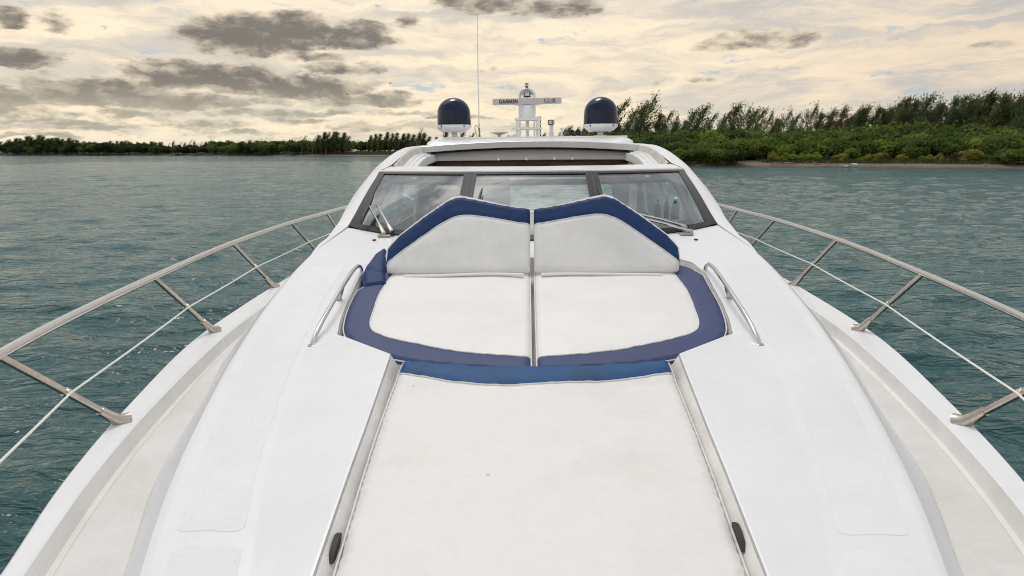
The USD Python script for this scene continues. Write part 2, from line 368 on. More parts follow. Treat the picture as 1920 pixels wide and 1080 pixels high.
def tube(path, r, sides=10, r2=None, caps=True):
    p = np.asarray(path, float); n = len(p)
    t = np.gradient(p, axis=0); t /= np.linalg.norm(t, axis=1, keepdims=True)+1e-12
    ref = np.array([0, 0, 1.0]) if abs(t[:, 2]).max() < .95 else np.array([.3, 1.0, 0.1])
    a = np.cross(t, ref); a /= np.linalg.norm(a, axis=1, keepdims=True)+1e-12
    b = np.cross(a, t)
    ang = np.arange(sides)*2*np.pi/sides
    ra = np.broadcast_to(r, (n,))[:, None, None]; rb = ra if r2 is None else np.broadcast_to(r2, (n,))[:, None, None]
    P = p[:, None]+ra*np.cos(ang)[None, :, None]*a[:, None]+rb*np.sin(ang)[None, :, None]*b[:, None]
    v, f = grid(P, close_u=True)
    if caps:
        v = np.vstack([v, p[0], p[-1]]); k = n*sides
        f = np.vstack([f, [[k, (j+1) % sides, j] for j in range(sides)], [[k+1, (n-1)*sides+j, (n-1)*sides+(j+1) % sides] for j in range(sides)]])
    return v, f
def lathe(prof, c, sides=40):
    """prof: (radius, z) up the axis"""
    pr = np.array(prof, float); ang = np.arange(sides)*2*np.pi/sides
    P = np.stack([pr[:, None, 0]*np.cos(ang), pr[:, None, 0]*np.sin(ang), np.repeat(pr[:, 1:2], sides, 1)], -1)+np.array(c)
    return grid(P, close_u=True)
def spline(pts, n=40):
    p = np.asarray(pts, float)
    t = np.r_[0, np.cumsum(np.linalg.norm(np.diff(p, axis=0), axis=1))]
    return PchipInterpolator(t, p, axis=0)(np.linspace(0, t[-1], n))
def smooth_curve(pts, n=60):
    """Catmull-Rom through the points"""
    from scipy.interpolate import CubicSpline
    p = np.asarray(pts, float)
    t = np.r_[0, np.cumsum(np.linalg.norm(np.diff(p, axis=0), axis=1)**.6)]
    return CubicSpline(t, p, axis=0)(np.linspace(0, t[-1], n))
def mirrored(P):
    """right-hand rows (n, m, 3), first point on the centreline -> full rows"""
    P = np.asarray(P, float); M = P[:, :0:-1].copy(); M[..., 0] *= -1
    return np.concatenate([M, P], 1)
def mir(m):
    v, f = vf(m); v = v.copy(); v[:, 0] *= -1
    return v, f[:, ::-1]

# ------------------------------------------------------------------ water and land
def wave_field():
    g = np.random.default_rng(11)
    def axis(a, k, end):
        p = [0.0]
        while p[-1] < end: p.append(p[-1]+a+k*p[-1])
        return np.array(p)
    xp = axis(.14, .0065, 125); X = np.r_[-xp[:0:-1], xp]
    yp = axis(.11, .0048, 185); Y = np.r_[-np.arange(.6, 12, .6)[::-1], yp]
    dx = np.gradient(X); dy = np.gradient(Y)
    Xg, Yg = np.meshgrid(X, Y); z = np.zeros_like(Xg); n = 56
    lam = np.exp(np.linspace(math.log(.55), math.log(7.0), n)); rng_dir = g.normal(size=n)*.42+1.72; ph = g.random(n)*6.283
    warpx = (meshkit.fbm(np.stack([Xg*.11, Yg*.11, Xg*0], -1), 3, 2)-.5)*3.0; warpy = (meshkit.fbm(np.stack([Xg*.11, Yg*.11, Xg*0+7], -1), 3, 4)-.5)*3.0
    gust = .55+.9*meshkit.fbm(np.stack([Xg*.035, Yg*.05, Xg*0+3], -1), 3, 9)
    for l, d, p in zip(lam, rng_dir, ph):
        k = 2*math.pi/l; kx, ky = k*math.cos(d), k*math.sin(d)
        fx = np.clip((l/abs(math.cos(d)+1e-6)/dx-2.2)/2.5, 0, 1); fy = np.clip((l/abs(math.sin(d)+1e-6)/dy-2.2)/2.5, 0, 1)
        a = .035*(1.0 if l < 1.6 else (1.6/l)**1.0)/k
        th = kx*(Xg+warpx)+ky*(Yg+warpy)+p
        z += a*(np.sin(th)-.22*np.cos(2*th))*np.minimum(fx[None, :], fy[:, None])
    edge = np.minimum(np.clip((125-abs(Xg))/12, 0, 1), np.minimum(np.clip((185-Yg)/15, 0, 1), np.clip((Yg+11.4)/3, 0, 1)))
    z *= edge*gust
    v, f = grid(np.stack([Xg, Yg, z], -1))
    x0, x1, y0, y1 = X[0], X[-1], Y[0], Y[-1]; B = 7000.
    ring = [((-B, -B, x0, B)), ((x1, -B, B, B)), ((x0, -B, x1, y0)), ((x0, y1, x1, B))]
    rs = [vf((np.array([[a, b, 0], [c_, b, 0], [c_, d, 0], [a, d, 0]], float), np.array([[0, 1, 2, 3]]))) for a, b, c_, d in ring]
    return cat([(v, f)]+rs)
w = obj('water', wave_field(), 'water', smooth=True)
tag(w.prim, kind='structure')

SHORE = smooth_curve([(260, -10), (180, 36), (110, 74), (71, 95), (52, 104.5), (31, 113.5), (14, 130), (0, 165), (-22, 215), (-63, 266), (-94, 292), (-145, 322), (-198, 346), (-260, 368), (-312, 384), (-400, 410), (-520, 430)], 260)
def land_strip():
    t = np.gradient(SHORE, axis=0); t /= np.linalg.norm(t, axis=1, keepdims=True)
    nrm = np.stack([t[:, 1], -t[:, 0]], 1)
    if nrm[len(nrm)//2] @ np.array([0.3, 1]) < 0: nrm = -nrm
    return nrm
NRM = land_strip()
OFF = np.array([-4, -1.0, 0, 1.2, 2.5, 4, 6, 9, 14, 22, 35, 60, 100, 160])
OH = np.array([-.6, -.15, .03, .22, .42, .62, .80, 1.0, 1.15, 1.3, 1.5, 1.6, 1.6, 1.5])
def shore_rows():
    rows = []
    for k, (p, n) in enumerate(zip(SHORE, NRM)):
        fade = min(1, (len(SHORE)-1-k)/14)
        off = OFF.copy(); off[off > 0] *= (.15+.85*fade)
        q = p+np.outer(off, n)
        wob = meshkit.fbm(np.c_[q*.12, np.zeros(len(q))], 4, 3)-.5
        wob2 = meshkit.fbm(np.c_[q*.5, np.zeros(len(q))], 3, 5)-.5
        z = OH*(.3+.7*fade)+wob*np.clip(OFF, 0, 6)/6*.35+wob2*.06*(OFF > 0)
        rows.append(np.c_[q+NRM[k]*((wob[3])*2.2), z])
    return np.array(rows)
LAND = shore_rows()
b_ = obj('shore', grid(LAND, flip=True), 'beach', smooth=True)
tag(b_.prim, kind='structure')
from scipy.spatial import cKDTree
LT = cKDTree(LAND[..., :2].reshape(-1, 2)); LZ = LAND[..., 2].ravel()
def ground(x, y):
    return float(LZ[LT.query([x, y])[1]])
def at_px(px, dist):
    """x, y of the place that stands at a horizontal distance along the sight line of a photo column (for measured positions)"""
    a = px_dir(px, 277)[0]
    return EYE[0]+dist*math.sin(a), EYE[1]+dist*math.cos(a)
def shore_dist(px):
    """distance of the waterline along a sight line"""
    a = px_dir(px, 277)[0]; d = SHORE-EYE[:2]
    az = np.arctan2(d[:, 0], d[:, 1]); k = np.argsort(az)
    return float(np.interp(a, az[k], np.hypot(d[:, 0], d[:, 1])[k]))

# ------------------------------------------------------------------ vegetation
def cards(C, D, Wd, ln, wd):
    """quads centred at C, long axis D, wide axis Wd"""
    ln = np.broadcast_to(ln, (len(C),))[:, None]; wd = np.broadcast_to(wd, (len(C),))[:, None]
    a, b = D*ln/2, Wd*wd/2
    P = np.stack([C-a-b*.35, C-b, C+a, C+b], 1)      # leaf-shaped diamond
    v = P.reshape(-1, 3); i = np.arange(len(C))*4
    return v, np.vstack([np.stack([i, i+1, i+2], 1), np.stack([i, i+2, i+3], 1)])
def unit(v): return v/(np.linalg.norm(v, axis=-1, keepdims=True)+1e-9)

def limb_mesh(paths, sides=5):
    return cat([tube(p, r, sides, caps=False) for p, r in paths])

def casuarina(seed, H=12.0, spread=1.0, lean=.22, dense=1.0, bare=0.0):
    """feathery wind-bent tree: ascending limbs carrying drooping needle tufts"""
    g = np.random.default_rng(seed)
    n = 14; s = np.linspace(0, 1, n)
    trunk = np.c_[lean*H*s**1.7+.12*np.sin(s*7+seed), .08*np.cos(s*6+seed), H*s]
    limbs = [(trunk, np.interp(s, [0, 1], [.020*H, .003*H]))]
    C, D, Wd, Ln, Wn = [], [], [], [], []
    nb = int(34*dense)
    for b in range(nb):
        h = .10+.88*((b+g.random())/nb)
        p0 = np.array([np.interp(h, s, trunk[:, k]) for k in range(3)])
        az = g.random()*6.283
        L = H*spread*(.26*(1-h)**.75+.055)*(.6+.8*g.random())
        d = np.array([math.cos(az)+.35, math.sin(az), .9+.5*g.random()]); d /= np.linalg.norm(d)
        m = 7; q = np.linspace(0, 1, m)[:, None]
        br = p0+d*L*q+np.array([.30, 0, .12])*L*q**2
        limbs.append((br, np.linspace(.006*H, .0015*H, m)*(1-.5*h)))
        nt = int((16+52*L/(.2*H))*dense*(1-bare)*(.6+.6*g.random()))
        if nt < 1: continue
        u = g.random(nt)**.7
        base = np.stack([np.interp(u, q[:, 0], br[:, k]) for k in range(3)], 1)
        sp = .028*H*(.5+u)[:, None]
        cc = base+g.normal(size=(nt, 3))*sp
        dd = unit(d*.6+np.array([.55, 0, .45])+g.normal(size=(nt, 3))*.45)
        C.append(cc); D.append(dd); Wd.append(unit(np.cross(dd, g.normal(size=(nt, 3)))))
        Ln.append(H*(.030+.035*g.random(nt))); Wn.append(H*(.009+.010*g.random(nt)))
    # leading shoot
    nt = int(60*dense*(1-bare))
    u = .80+.22*g.random(nt)
    cc = np.stack([np.interp(np.minimum(u, 1), s, trunk[:, k]) for k in range(3)], 1)+np.c_[(np.maximum(u-1, 0)*lean*H*2), np.zeros(nt), np.maximum(u-1, 0)*H]+g.normal(size=(nt, 3))*.012*H*(1.3-u)[:, None]*3
    dd = unit(np.array([.5, 0, .9])+g.normal(size=(nt, 3))*.4)
    C.append(cc); D.append(dd); Wd.append(unit(np.cross(dd, g.normal(size=(nt, 3))))); Ln.append(H*(.03+.03*g.random(nt))); Wn.append(H*(.010+.008*g.random(nt)))
    crown = cards(np.vstack(C), np.vstack(D), np.vstack(Wd), np.concatenate(Ln), np.concatenate(Wn))
    return limb_mesh(limbs), crown

def shrub(seed, R=2.6, H=4.0, leaf=.46, nleaf=2600, nb=19):
    """mound of leaf clumps with dark gaps between"""
    g = np.random.default_rng(seed)
    cen, rad = [], []
    for b in range(nb):
        a = g.random()*6.283; r = R*.72*math.sqrt(g.random()); h = H*(.30+.52*g.random()*(1-(r/R)**2*.55))
        cen.append((r*math.cos(a), r*math.sin(a), h)); rad.append(R*(.17+.27*g.random()**1.4))
    cen = np.array(cen); rad = np.array(rad)
    k = g.integers(0, nb, nleaf)
    nrm = unit(g.normal(size=(nleaf, 3))+np.array([0, 0, .35]))
    rr = rad[k]*(.55+.50*g.random(nleaf)**.5)*np.where(g.random(nleaf) < .16, 1+.35*np.abs(g.normal(size=nleaf)), 1)
    C = cen[k]+nrm*rr[:, None]*np.array([1.1, 1.1, .78]); C[:, 2] = np.maximum(C[:, 2], .12)
    D = unit(np.cross(nrm, g.normal(size=(nleaf, 3)))+nrm*.5+np.array([.25, 0, .2]))
    Wd = unit(np.cross(D, nrm+g.normal(size=(nleaf, 3))*.5))
    crown = cards(C, D, Wd, leaf*(.7+.8*g.random(nleaf)), leaf*(.38+.35*g.random(nleaf)))
    limbs = []
    for b in range(0, nb, 2):
        q = np.linspace(0, 1, 6)[:, None]; e = cen[b]
        p = np.array([e[0]*.25, e[1]*.25, -.25])*(1-q)+e*q+np.array([0, 0, 1.0])*np.sin(q*3.14)*.25
        limbs.append((p, np.linspace(.055, .018, 6)))
    return limb_mesh(limbs, 4), crown

PROTO = {}
def proto(kind, trunk, crown, leafm, barkm='bark', trunk_name='trunk'):
    path = '/World/Looks/../' if False else None
    p = '/World/prototypes/' + kind
    c = stage.CreateClassPrim('/World/prototypes') if not stage.GetPrimAtPath('/World/prototypes') else None
    UsdGeom.Xform.Define(stage, p)
    usdkit.mesh(stage, p+'/'+trunk_name, trimesh.Trimesh(*trunk, process=False), MATS[barkm], smooth=True)
    if crown is not None: usdkit.mesh(stage, p+'/crown', trimesh.Trimesh(*crown, process=False), MATS[leafm], smooth=False)
    PROTO[kind] = p
def place(kind, name, x, y, scale, rot, label, cat_, group, zs=1.0, z=None):
    path = '/World/' + numbered('/World', name)
    X = UsdGeom.Xform.Define(stage, path)
    X.AddTranslateOp().Set(Gf.Vec3d(float(x), float(y), float(ground(x, y)-.15 if z is None else z)))
    X.AddRotateZOp().Set(float(rot)); X.AddScaleOp().Set(Gf.Vec3f(float(scale), float(scale), float(scale*zs)))
    X.GetPrim().GetReferences().AddInternalReference(Sdf.Path(PROTO[kind])); X.GetPrim().SetInstanceable(True)
    tag(X, label, cat_, group)
for i in range(5):
    proto('pine_dark_%d' % i, *casuarina(100+i, spread=.85+.1*i, lean=[.16, .26, .32, .22, .38][i], dense=[1.25, 1.05, .8, 1.35, .75][i]), 'leaf_pine')
for i in range(3):
    proto('pine_olive_%d' % i, *casuarina(200+i, spread=1.0+.15*i, lean=[.18, .28, .24][i], dense=1.3), 'leaf_pine_olive')
proto('pine_tan', *casuarina(301, spread=1.15, lean=.2, dense=.95), 'leaf_pine_tan')
proto('pine_brown_0', *casuarina(401, spread=.95, lean=.2, dense=.9, bare=.2), 'leaf_brown', 'dead_wood')
proto('pine_brown_1', *casuarina(402, spread=.85, lean=.3, dense=.7, bare=.55), 'leaf_brown', 'dead_wood')
for i in range(5):
    proto('mangrove_%d' % i, *shrub(500+i, R=2.6+.3*(i % 3), H=4.0+.3*(i % 2)), 'leaf_mangrove', trunk_name='stems')
for i in range(3):
    proto('mangrove_bright_%d' % i, *shrub(520+i, R=2.7, H=3.8), 'leaf_bright', trunk_name='stems')
for i in range(3):
    proto('mangrove_deep_%d' % i, *shrub(540+i, R=2.8, H=4.2), 'leaf_dark', trunk_name='stems')
for i in range(2):
    proto('shrub_yellow_%d' % i, *shrub(560+i, R=1.6, H=1.7, leaf=.28, nleaf=900, nb=9), 'leaf_yellow', trunk_name='stems')
proto('shrub_green_low', *shrub(570, R=1.8, H=1.9, leaf=.30, nleaf=1000, nb=9), 'leaf_bright', trunk_name='stems')
proto('shrub_grey', *shrub(580, R=1.2, H=1.7, leaf=.18, nleaf=420, nb=8), 'leaf_brown', 'dead_wood', trunk_name='stems')

for i in range(3):
    proto('grove_%d' % i, *shrub(600+i, R=3.6, H=9.0, leaf=.62, nleaf=2600, nb=30), 'leaf_dark')
for i in range(2):
    proto('grove_brown_%d' % i, *shrub(620+i, R=3.2, H=8.0, leaf=.50, nleaf=1500, nb=30), 'leaf_brown', 'dead_wood')
# right-hand shore: tall wind-bent trees, column and top in the photograph, and kind
tall = [(1166,188,2),(1186,206,1),(1203,196,1),(1219,181,4),(1236,212,0),(1249,210,2),(1268,216,4),(1283,226,0),(1297,207,1),(1315,200,1),(1331,214,2),(1352,224,0),(1364,206,2),(1380,196,1),(1395,203,4),(1409,206,1),
        (1422,205,2),(1438,211,4),(1452,222,0),(1475,207,4),(1490,214,2),(1518,198,4),(1534,212,0),(1552,207,10),(1577,201,10),(1593,214,2),(1606,207,0),(1622,199,1),(1639,201,0),(1660,206,5),
        (1674,194,6),(1691,184,5),(1708,187,0),(1728,180,1),(1741,193,4),(1760,191,4),(1781,183,0),(1800,181,5),(1819,182,1),(1833,178,6),(1850,177,0),(1866,182,5),(1882,180,7),(1899,181,0),(1914,177,1),(1935,182,5),(1960,180,6)]
kinds = {0:'pine_dark_0',1:'pine_dark_1',2:'pine_dark_2',3:'pine_dark_3',4:'pine_dark_4',5:'pine_olive_0',6:'pine_olive_1',7:'pine_olive_2',10:'pine_tan'}
lean_of = {0:.16,1:.26,2:.32,3:.22,4:.38,5:.18,6:.28,7:.24,10:.2}
words = {0:'upright dark green feathery tree', 1:'dark feathery tree leaning right', 2:'thin dark wind-bent tree', 4:'sparse dark tree leaning hard right', 5:'dense olive green tree', 6:'olive green tree leaning right', 7:'broad olive green tree', 10:'tan wind-blown tree'}
def where(px):
    if px < 1232: return 'against the right-hand satellite dome'
    if px < 1290: return 'just right of the right-hand satellite dome'
    if px < 1345: return 'in the clump right of the yacht roof'
    if px < 1390: return 'left of the red mast on the right shore'
    if px < 1460: return 'beside the red mast on the right shore'
    if px < 1540: return 'standing alone before the tan tree'
    if px < 1600: return 'at the low gap before the tall grove'
    if px < 1665: return 'at the left end of the tall grove'
    if px < 1750: return 'around the notch in the tall grove'
    if px < 1840: return 'in the middle of the tall right grove'
    return 'of the tall grove at the right picture edge'
tr = np.random.default_rng(5)
for k, (px, py, kd) in enumerate(tall):
    D = shore_dist(px)+34+tr.uniform(-5, 7)
    e = px_dir(px, py)[1]
    top = EYE[2]+D*math.tan(e)
    x, y = at_px(px, D); gz = ground(x, y)-.15
    H = top-gz; sc = H/12.3
    x -= lean_of[kd]*H*.8
    place(kinds[kd], 'casuarina', x, y, sc, tr.uniform(-22, 22), '%s %s' % (words[kd], where(px)), 'tree', '%ss %s' % (words[kd], where(px)), z=gz)
for k in range(46):     # lower growth between the tall trees
    px = 1150+ (1975-1150)*(k+.5*tr.random())/46
    D = shore_dist(px)+30+tr.uniform(0, 12); x, y = at_px(px, D)
    hgt = (7.2 if px > 1580 else 5.6)*tr.uniform(.85, 1.25)
    kd = [0, 3, 5, 0, 1][k % 5] if px > 1580 else [0, 3, 0, 1, 4][k % 5]
    kn = {0:'pine_dark_0',3:'pine_dark_3',5:'pine_olive_0',1:'pine_dark_1',4:'pine_dark_4'}[kd]
    place(kn, 'young_casuarina', x-1, y, hgt/12.3*1.15, tr.uniform(-40, 40), 'short %s tree %s' % (['dark', 'dark', 'olive', 'dark', 'dark'][k % 5] if px > 1580 else 'feathery', where(px)), 'tree', 'short trees '+where(px))

# right-hand thicket of mangroves in rows from the water's edge back
rows = [(7.5, 2.9, 60, 'front'), (11.5, 4.0, 56, 'second'), (16, 4.8, 54, 'third'), (21, 5.5, 52, 'fourth'), (27, 6.0, 50, 'back')]
def zone(px):
    for lim, t_ in ((1180, 'beyond the yacht roof'), (1290, 'right of the roof shoulder'), (1400, 'over the water left of the beach'), (1460, 'above the left end of the beach'), (1550, 'above the pale sand'), (1630, 'behind the rounded forward bush'), (1690, 'behind the grey bare shrub'), (1770, 'behind the wide dark beach bush'), (1850, 'above the right end of the beach')):
        if px < lim: return t_
    return 'at the right picture edge'
mtxt = {'front':'in the front rank', 'second':'in the front rank', 'third':'in mid-thicket', 'fourth':'in mid-thicket', 'back':'atop the thicket'}
for off, hh, n, rk in rows:
    for k in range(n):
        px = 1010+(2010-1010)*(k+.9*tr.random())/n
        D = shore_dist(px); o = off+tr.uniform(-1.8, 1.8)
        if rk == 'front':
            if 1395 < px < 1880: continue
            o -= 4.0 if px < 1400 else 3.0
        if rk == 'second' and px < 1400: o -= 2.5
        x, y = at_px(px, D+o)
        pick = tr.random()
        if pick < .22: kn, wd = 'mangrove_bright_%d' % tr.integers(3), 'light green mangrove bush'
        elif pick < .36: kn, wd = 'mangrove_deep_%d' % tr.integers(3), 'dark green mangrove bush'
        else: kn, wd = 'mangrove_%d' % tr.integers(5), 'mid green mangrove bush'
        h = hh*tr.uniform(.82, 1.12)
        if 1600 < px < 1780 and rk in ('fourth', 'back'): h *= 1.08
        sc = h/4.3
        place(kn, 'mangrove_bush', x, y, sc*1.05, tr.uniform(0, 360), '%s %s %s' % (wd, mtxt[rk], zone(px)), 'bush', '%ses %s %s' % (wd, mtxt[rk], zone(px)))
low = [(1452,4.8,'shrub_yellow_0',1.15,'olive yellow shrub at the left end of the beach scrub'),(1478,4.6,'shrub_green_low',.95,'low bright green shrub beside the pale sand'),(1502,4.4,'shrub_green_low',.9,'low bright green shrub in the middle of the sandy stretch'),(1528,4.6,'shrub_green_low',1.0,'low bright green shrub right of the sandy stretch'),
       (1556,4.4,'shrub_grey',.9,'small grey brown shrub between green ones on the beach'),(1575,4.6,'shrub_yellow_1',.9,'golden yellow shrub low on the beach'),(1600,6.5,'mangrove_bright_1',.62,'rounded green bush standing forward on the beach'),(1622,4.8,'shrub_yellow_0',.85,'yellow green shrub at the foot of a rounded bush'),(1648,4.6,'shrub_yellow_1',.95,'yellow shrub left of the grey bare shrub'),
       (1666,4.2,'shrub_grey',1.1,'grey bare shrub left of the big dark beach bush'),(1712,6.5,'mangrove_2',.68,'wide dark green bush standing forward on the beach'),(1770,4.6,'shrub_yellow_0',.9,'golden shrub right of the wide dark bush'),(1788,4.4,'shrub_grey',1.25,'grey bare shrub near the right end of the beach'),(1815,5.0,'shrub_yellow_1',1.3,'large yellow green shrub near the right end of the beach'),(1840,5.2,'shrub_green_low',1.1,'bright green shrub at the right end of the beach'),(1690,4.5,'shrub_yellow_1',.8,'small yellow green shrub tucked against the wide dark bush'),(1742,4.4,'shrub_green_low',.8,'small green shrub at the right foot of the wide dark bush')]
for px, o, kn, sc, lb in low:
    x, y = at_px(px, shore_dist(px)+o+1.5)
    place(kn, 'beach_shrub', x, y, sc, tr.uniform(0, 360), lb, 'shrub', None)
def grass_patch(pts, n, h, seed):
    g = np.random.default_rng(seed); k = g.integers(0, len(pts), n)
    P = np.array(pts)[k]+np.c_[g.normal(size=(n, 2))*.8, np.zeros(n)]
    P[:, 2] = [ground(a, b) for a, b in P[:, :2]]
    D = unit(np.c_[g.normal(size=(n, 2))*.35+np.array([.25, 0]), np.ones(n)])
    L = h*(.6+.8*g.random(n))
    return cards(P+D*L[:, None]*.45, D, unit(np.cross(D, g.normal(size=(n, 3)))), L, .10*np.ones(n))
gp = []
for px in np.linspace(1440, 1890, 260):
    for o in (5.0, 5.7, 6.4):
        x, y = at_px(px, shore_dist(px)+o); gp.append((x, y, 0))
g_ = obj('beach_grass', grass_patch(gp, 9000, .55, 3), 'grass_green', smooth=False)
tag(g_.prim, 'strip of olive green grass along the top of the right-hand beach', 'grass', kind='stuff')
gp = []
for px in np.linspace(596, 800, 160):
    for o in (9, 12, 15, 18, 22, 26):
        x, y = at_px(px, shore_dist(px)+o); gp.append((x, y, 0))
g_ = obj('bank_grass', grass_patch(gp, 9000, .9, 4), 'grass_green', smooth=False)
tag(g_.prim, 'grassy bank above the small sandy beach on the left shore', 'grass', kind='stuff')

# left-hand far shore: column, top, kind
def left_row(lst, off, name, lab, grp, jit=3):
    for px, py, kn, ln in lst:
        D = shore_dist(px)+off+tr.uniform(-jit, jit)
        e = px_dir(px, py)[1]; top = EYE[2]+D*math.tan(e)
        x, y = at_px(px, D); gz = ground(x, y)-.2
        ref = 12.3 if 'pine' in kn else 4.3
        sc = max(top-gz, 1.5)/ref
        wide = tr.uniform(1.2, 1.7) if name == 'far_casuarina' else tr.uniform(1.0, 1.25)
        x -= ln*(top-gz)*.8*wide
        place(kn, name, x, y, sc*wide, tr.uniform(-25, 25), lab, 'tree' if 'pine' in kn else 'bush', grp, zs=1/wide, z=gz)
tops = [(8,268),(18,262),(30,260),(42,259),(53,255),(64,257),(76,253),(86,256),(97,259),(108,257),(120,260),(132,259),(145,262),(157,264),(170,265),(183,266),(196,267),(209,264),(222,263),(235,264),(246,267),(258,266),(270,265),(283,265),(294,266)]
left_row([(a, b, ['pine_dark_0', 'pine_dark_3', 'pine_dark_1'][i % 3], [.16, .22, .26][i % 3]) for i, (a, b) in enumerate([q for t_ in tops for q in ((t_[0], t_[1]+tr.uniform(0, 2)), (t_[0]+tr.uniform(3, 9), t_[1]+tr.uniform(1, 7)))]+[(-30, 262), (-18, 260), (-6, 264), (2, 266)])], 14, 'far_casuarina', 'dark green feathery tree top along the far left tree line', 'dark tree tops along the far left tree line')
tops = [(306,266),(316,268),(327,264),(338,266),(348,267),(358,262),(367,264),(377,266),(388,265),(398,268),(408,268),(415,270)]
left_row([(a, b, ['pine_brown_0', 'pine_brown_1'][i % 2], .22) for i, (a, b) in enumerate(tops)], 13, 'withered_casuarina', 'brown withered tree in the middle stretch of the far left shore', 'brown withered trees on the far left shore')
tops = [(470,264),(520,267),(556,266),(590,257),(597,252)]
left_row([(470, 264, 'pine_dark_3', .22)], 12, 'far_casuarina', 'lone dark tree top above the low bushes of the left shore', None)
left_row([(522, 267, 'pine_brown_0', .2)], 12, 'withered_casuarina', 'small brown tree top over low bushes left of the leaning dead tree', None)
left_row([(573, 254, 'pine_brown_1', .3)], 9, 'dead_tree', 'bare dead tree leaning right above the left beach', None, 0)
left_row([(556, 266, 'pine_brown_0', .2)], 12, 'withered_casuarina', 'brown tree close beside the leaning dead tree', None)
left_row([(592, 255, 'pine_brown_1', .25)], 11, 'withered_casuarina', 'thin grey brown tree at the left edge of the round grove', None)
gro = [(600,253,'pine_dark_0'),(610,249,'pine_dark_3'),(618,247,'pine_brown_0'),(627,248,'pine_dark_3'),(636,248,'pine_dark_0'),(645,250,'pine_dark_3'),(652,256,'pine_dark_1')]
left_row([(a, b, c, .2) for a, b, c in gro if 'brown' not in c], 12, 'grove_tree', 'tall dark tree in the rounded grove beside the left beach', 'dark trees of the rounded grove by the left beach')
left_row([(616, 247, 'pine_brown_0', .15)], 10, 'withered_casuarina', 'large brown withered tree in front of the rounded grove', None)
gro = [(696,255),(706,252),(716,251),(727,249),(738,251),(748,249),(758,252),(768,251),(778,252),(787,251),(797,250),(808,256),(818,258)]
left_row([(a, b, ['pine_dark_3', 'pine_olive_0', 'pine_dark_0'][i % 3], .22) for i, (a, b) in enumerate(gro)], 34, 'bank_casuarina', 'wind-bent tree in the even row behind the grassy bank', 'row of trees behind the grassy bank left of the yacht')
left_row([(790, 240, 'pine_brown_1', .3)], 26, 'dead_tree', 'bare dead tree sticking up left of the left-hand satellite dome', None, 0)
def left_zone(px):
    for lim, t_ in ((60, 'at the left picture edge'), (150, 'under the highest part of the far left tree line'), (230, 'left of the dip in the far left tree line'), (300, 'just left of the brown trees'), (420, 'among the brown trees'), (500, 'right of the brown trees'), (560, 'left of the leaning dead tree'), (600, 'around the leaning dead tree'), (670, 'under the rounded grove')):
        if px < lim: return t_
    return 'near the grassy bank'
LX = [0, 18, 53, 76, 108, 140, 183, 200, 222, 260, 300, 330, 360, 415, 440]; LY = [270, 264, 259, 260, 261, 265, 269, 271, 267, 269, 270, 269, 268, 272, 276]
for k in range(64):     # broad crowns that close the far tree line
    px = -45+(440+45)*(k+.7*tr.random())/58
    D = shore_dist(px)+tr.uniform(10, 20); x, y = at_px(px, D); gz = ground(x, y)-.2
    py = np.interp(px, LX, LY)+tr.uniform(-3, 2); H = EYE[2]+D*math.tan(px_dir(px, py)[1])-gz
    br = 285 < px < 425 and k % 3
    place('grove_brown_%d' % (k % 2) if br else 'grove_%d' % (k % 3), 'broad_tree', x, y, H/9.3*1.0, tr.uniform(0, 360), '%s broad tree %s' % ('brown' if br else 'dark green', left_zone(px)), 'tree', '%s broad trees %s' % ('brown' if br else 'dark green', left_zone(px)), z=gz)
for px, py, br in [(604, 256, 0), (614, 253, 1), (626, 252, 0), (638, 252, 0), (648, 257, 0), (700, 261, 0), (715, 259, 0), (730, 258, 0), (745, 257, 0), (760, 258, 0), (775, 257, 0), (790, 257, 0), (806, 259, 0), (822, 261, 0)]:
    D = shore_dist(px)+(14 if px < 660 else 38); x, y = at_px(px, D); gz = ground(x, y)-.2; H = EYE[2]+D*math.tan(px_dir(px, py)[1])-gz
    w_ = 'in the rounded grove' if px < 660 else 'in the even row behind the grassy bank'
    place('grove_brown_0' if br else 'grove_%d' % (px % 3), 'broad_tree', x, y, H/9.3, tr.uniform(0, 360), '%s broad tree %s' % ('brown' if br else 'dark green', w_), 'tree', '%s broad trees %s' % ('brown' if br else 'dark green', w_), z=gz)
for k in range(64):
    px = 20+(650-20)*(k+.8*tr.random())/64
    o = 6+tr.uniform(-1, 5)
    if px > 560: o += 9
    D = shore_dist(px)+o; x, y = at_px(px, D)
    deep = px < 300
    dk = tr.random() < (.75 if deep else .45)
    kn = 'mangrove_deep_%d' % tr.integers(3) if dk else 'mangrove_%d' % tr.integers(5)
    h = tr.uniform(4.5, 6.6) if deep else tr.uniform(4.6, 7.0)
    if 300 < px < 420: h *= .75
    wd = 'dark green' if dk else 'mid green'
    place(kn, 'shore_bush', x, y, h/4.3*1.15, tr.uniform(0, 360), '%s waterside bush %s' % (wd, left_zone(px)), 'bush', '%s waterside bushes %s' % (wd, left_zone(px)))
for k in range(40):      # further bushes behind, filling up the tree line
    px = 400+(850-400)*(k+.8*tr.random())/40
    D = shore_dist(px)+(16 if px < 590 else 40)+tr.uniform(-3, 6); x, y = at_px(px, D)
    h = tr.uniform(6.0, 8.0) if px < 590 else tr.uniform(5.0, 7.0)
    place('mangrove_deep_%d' % tr.integers(3) if k % 2 else 'mangrove_%d' % tr.integers(5), 'background_bush', x, y, h/4.3, tr.uniform(0, 360), 'bush at the back of the left shore %s' % left_zone(px), 'bush', 'bushes at the back of the left shore '+left_zone(px))
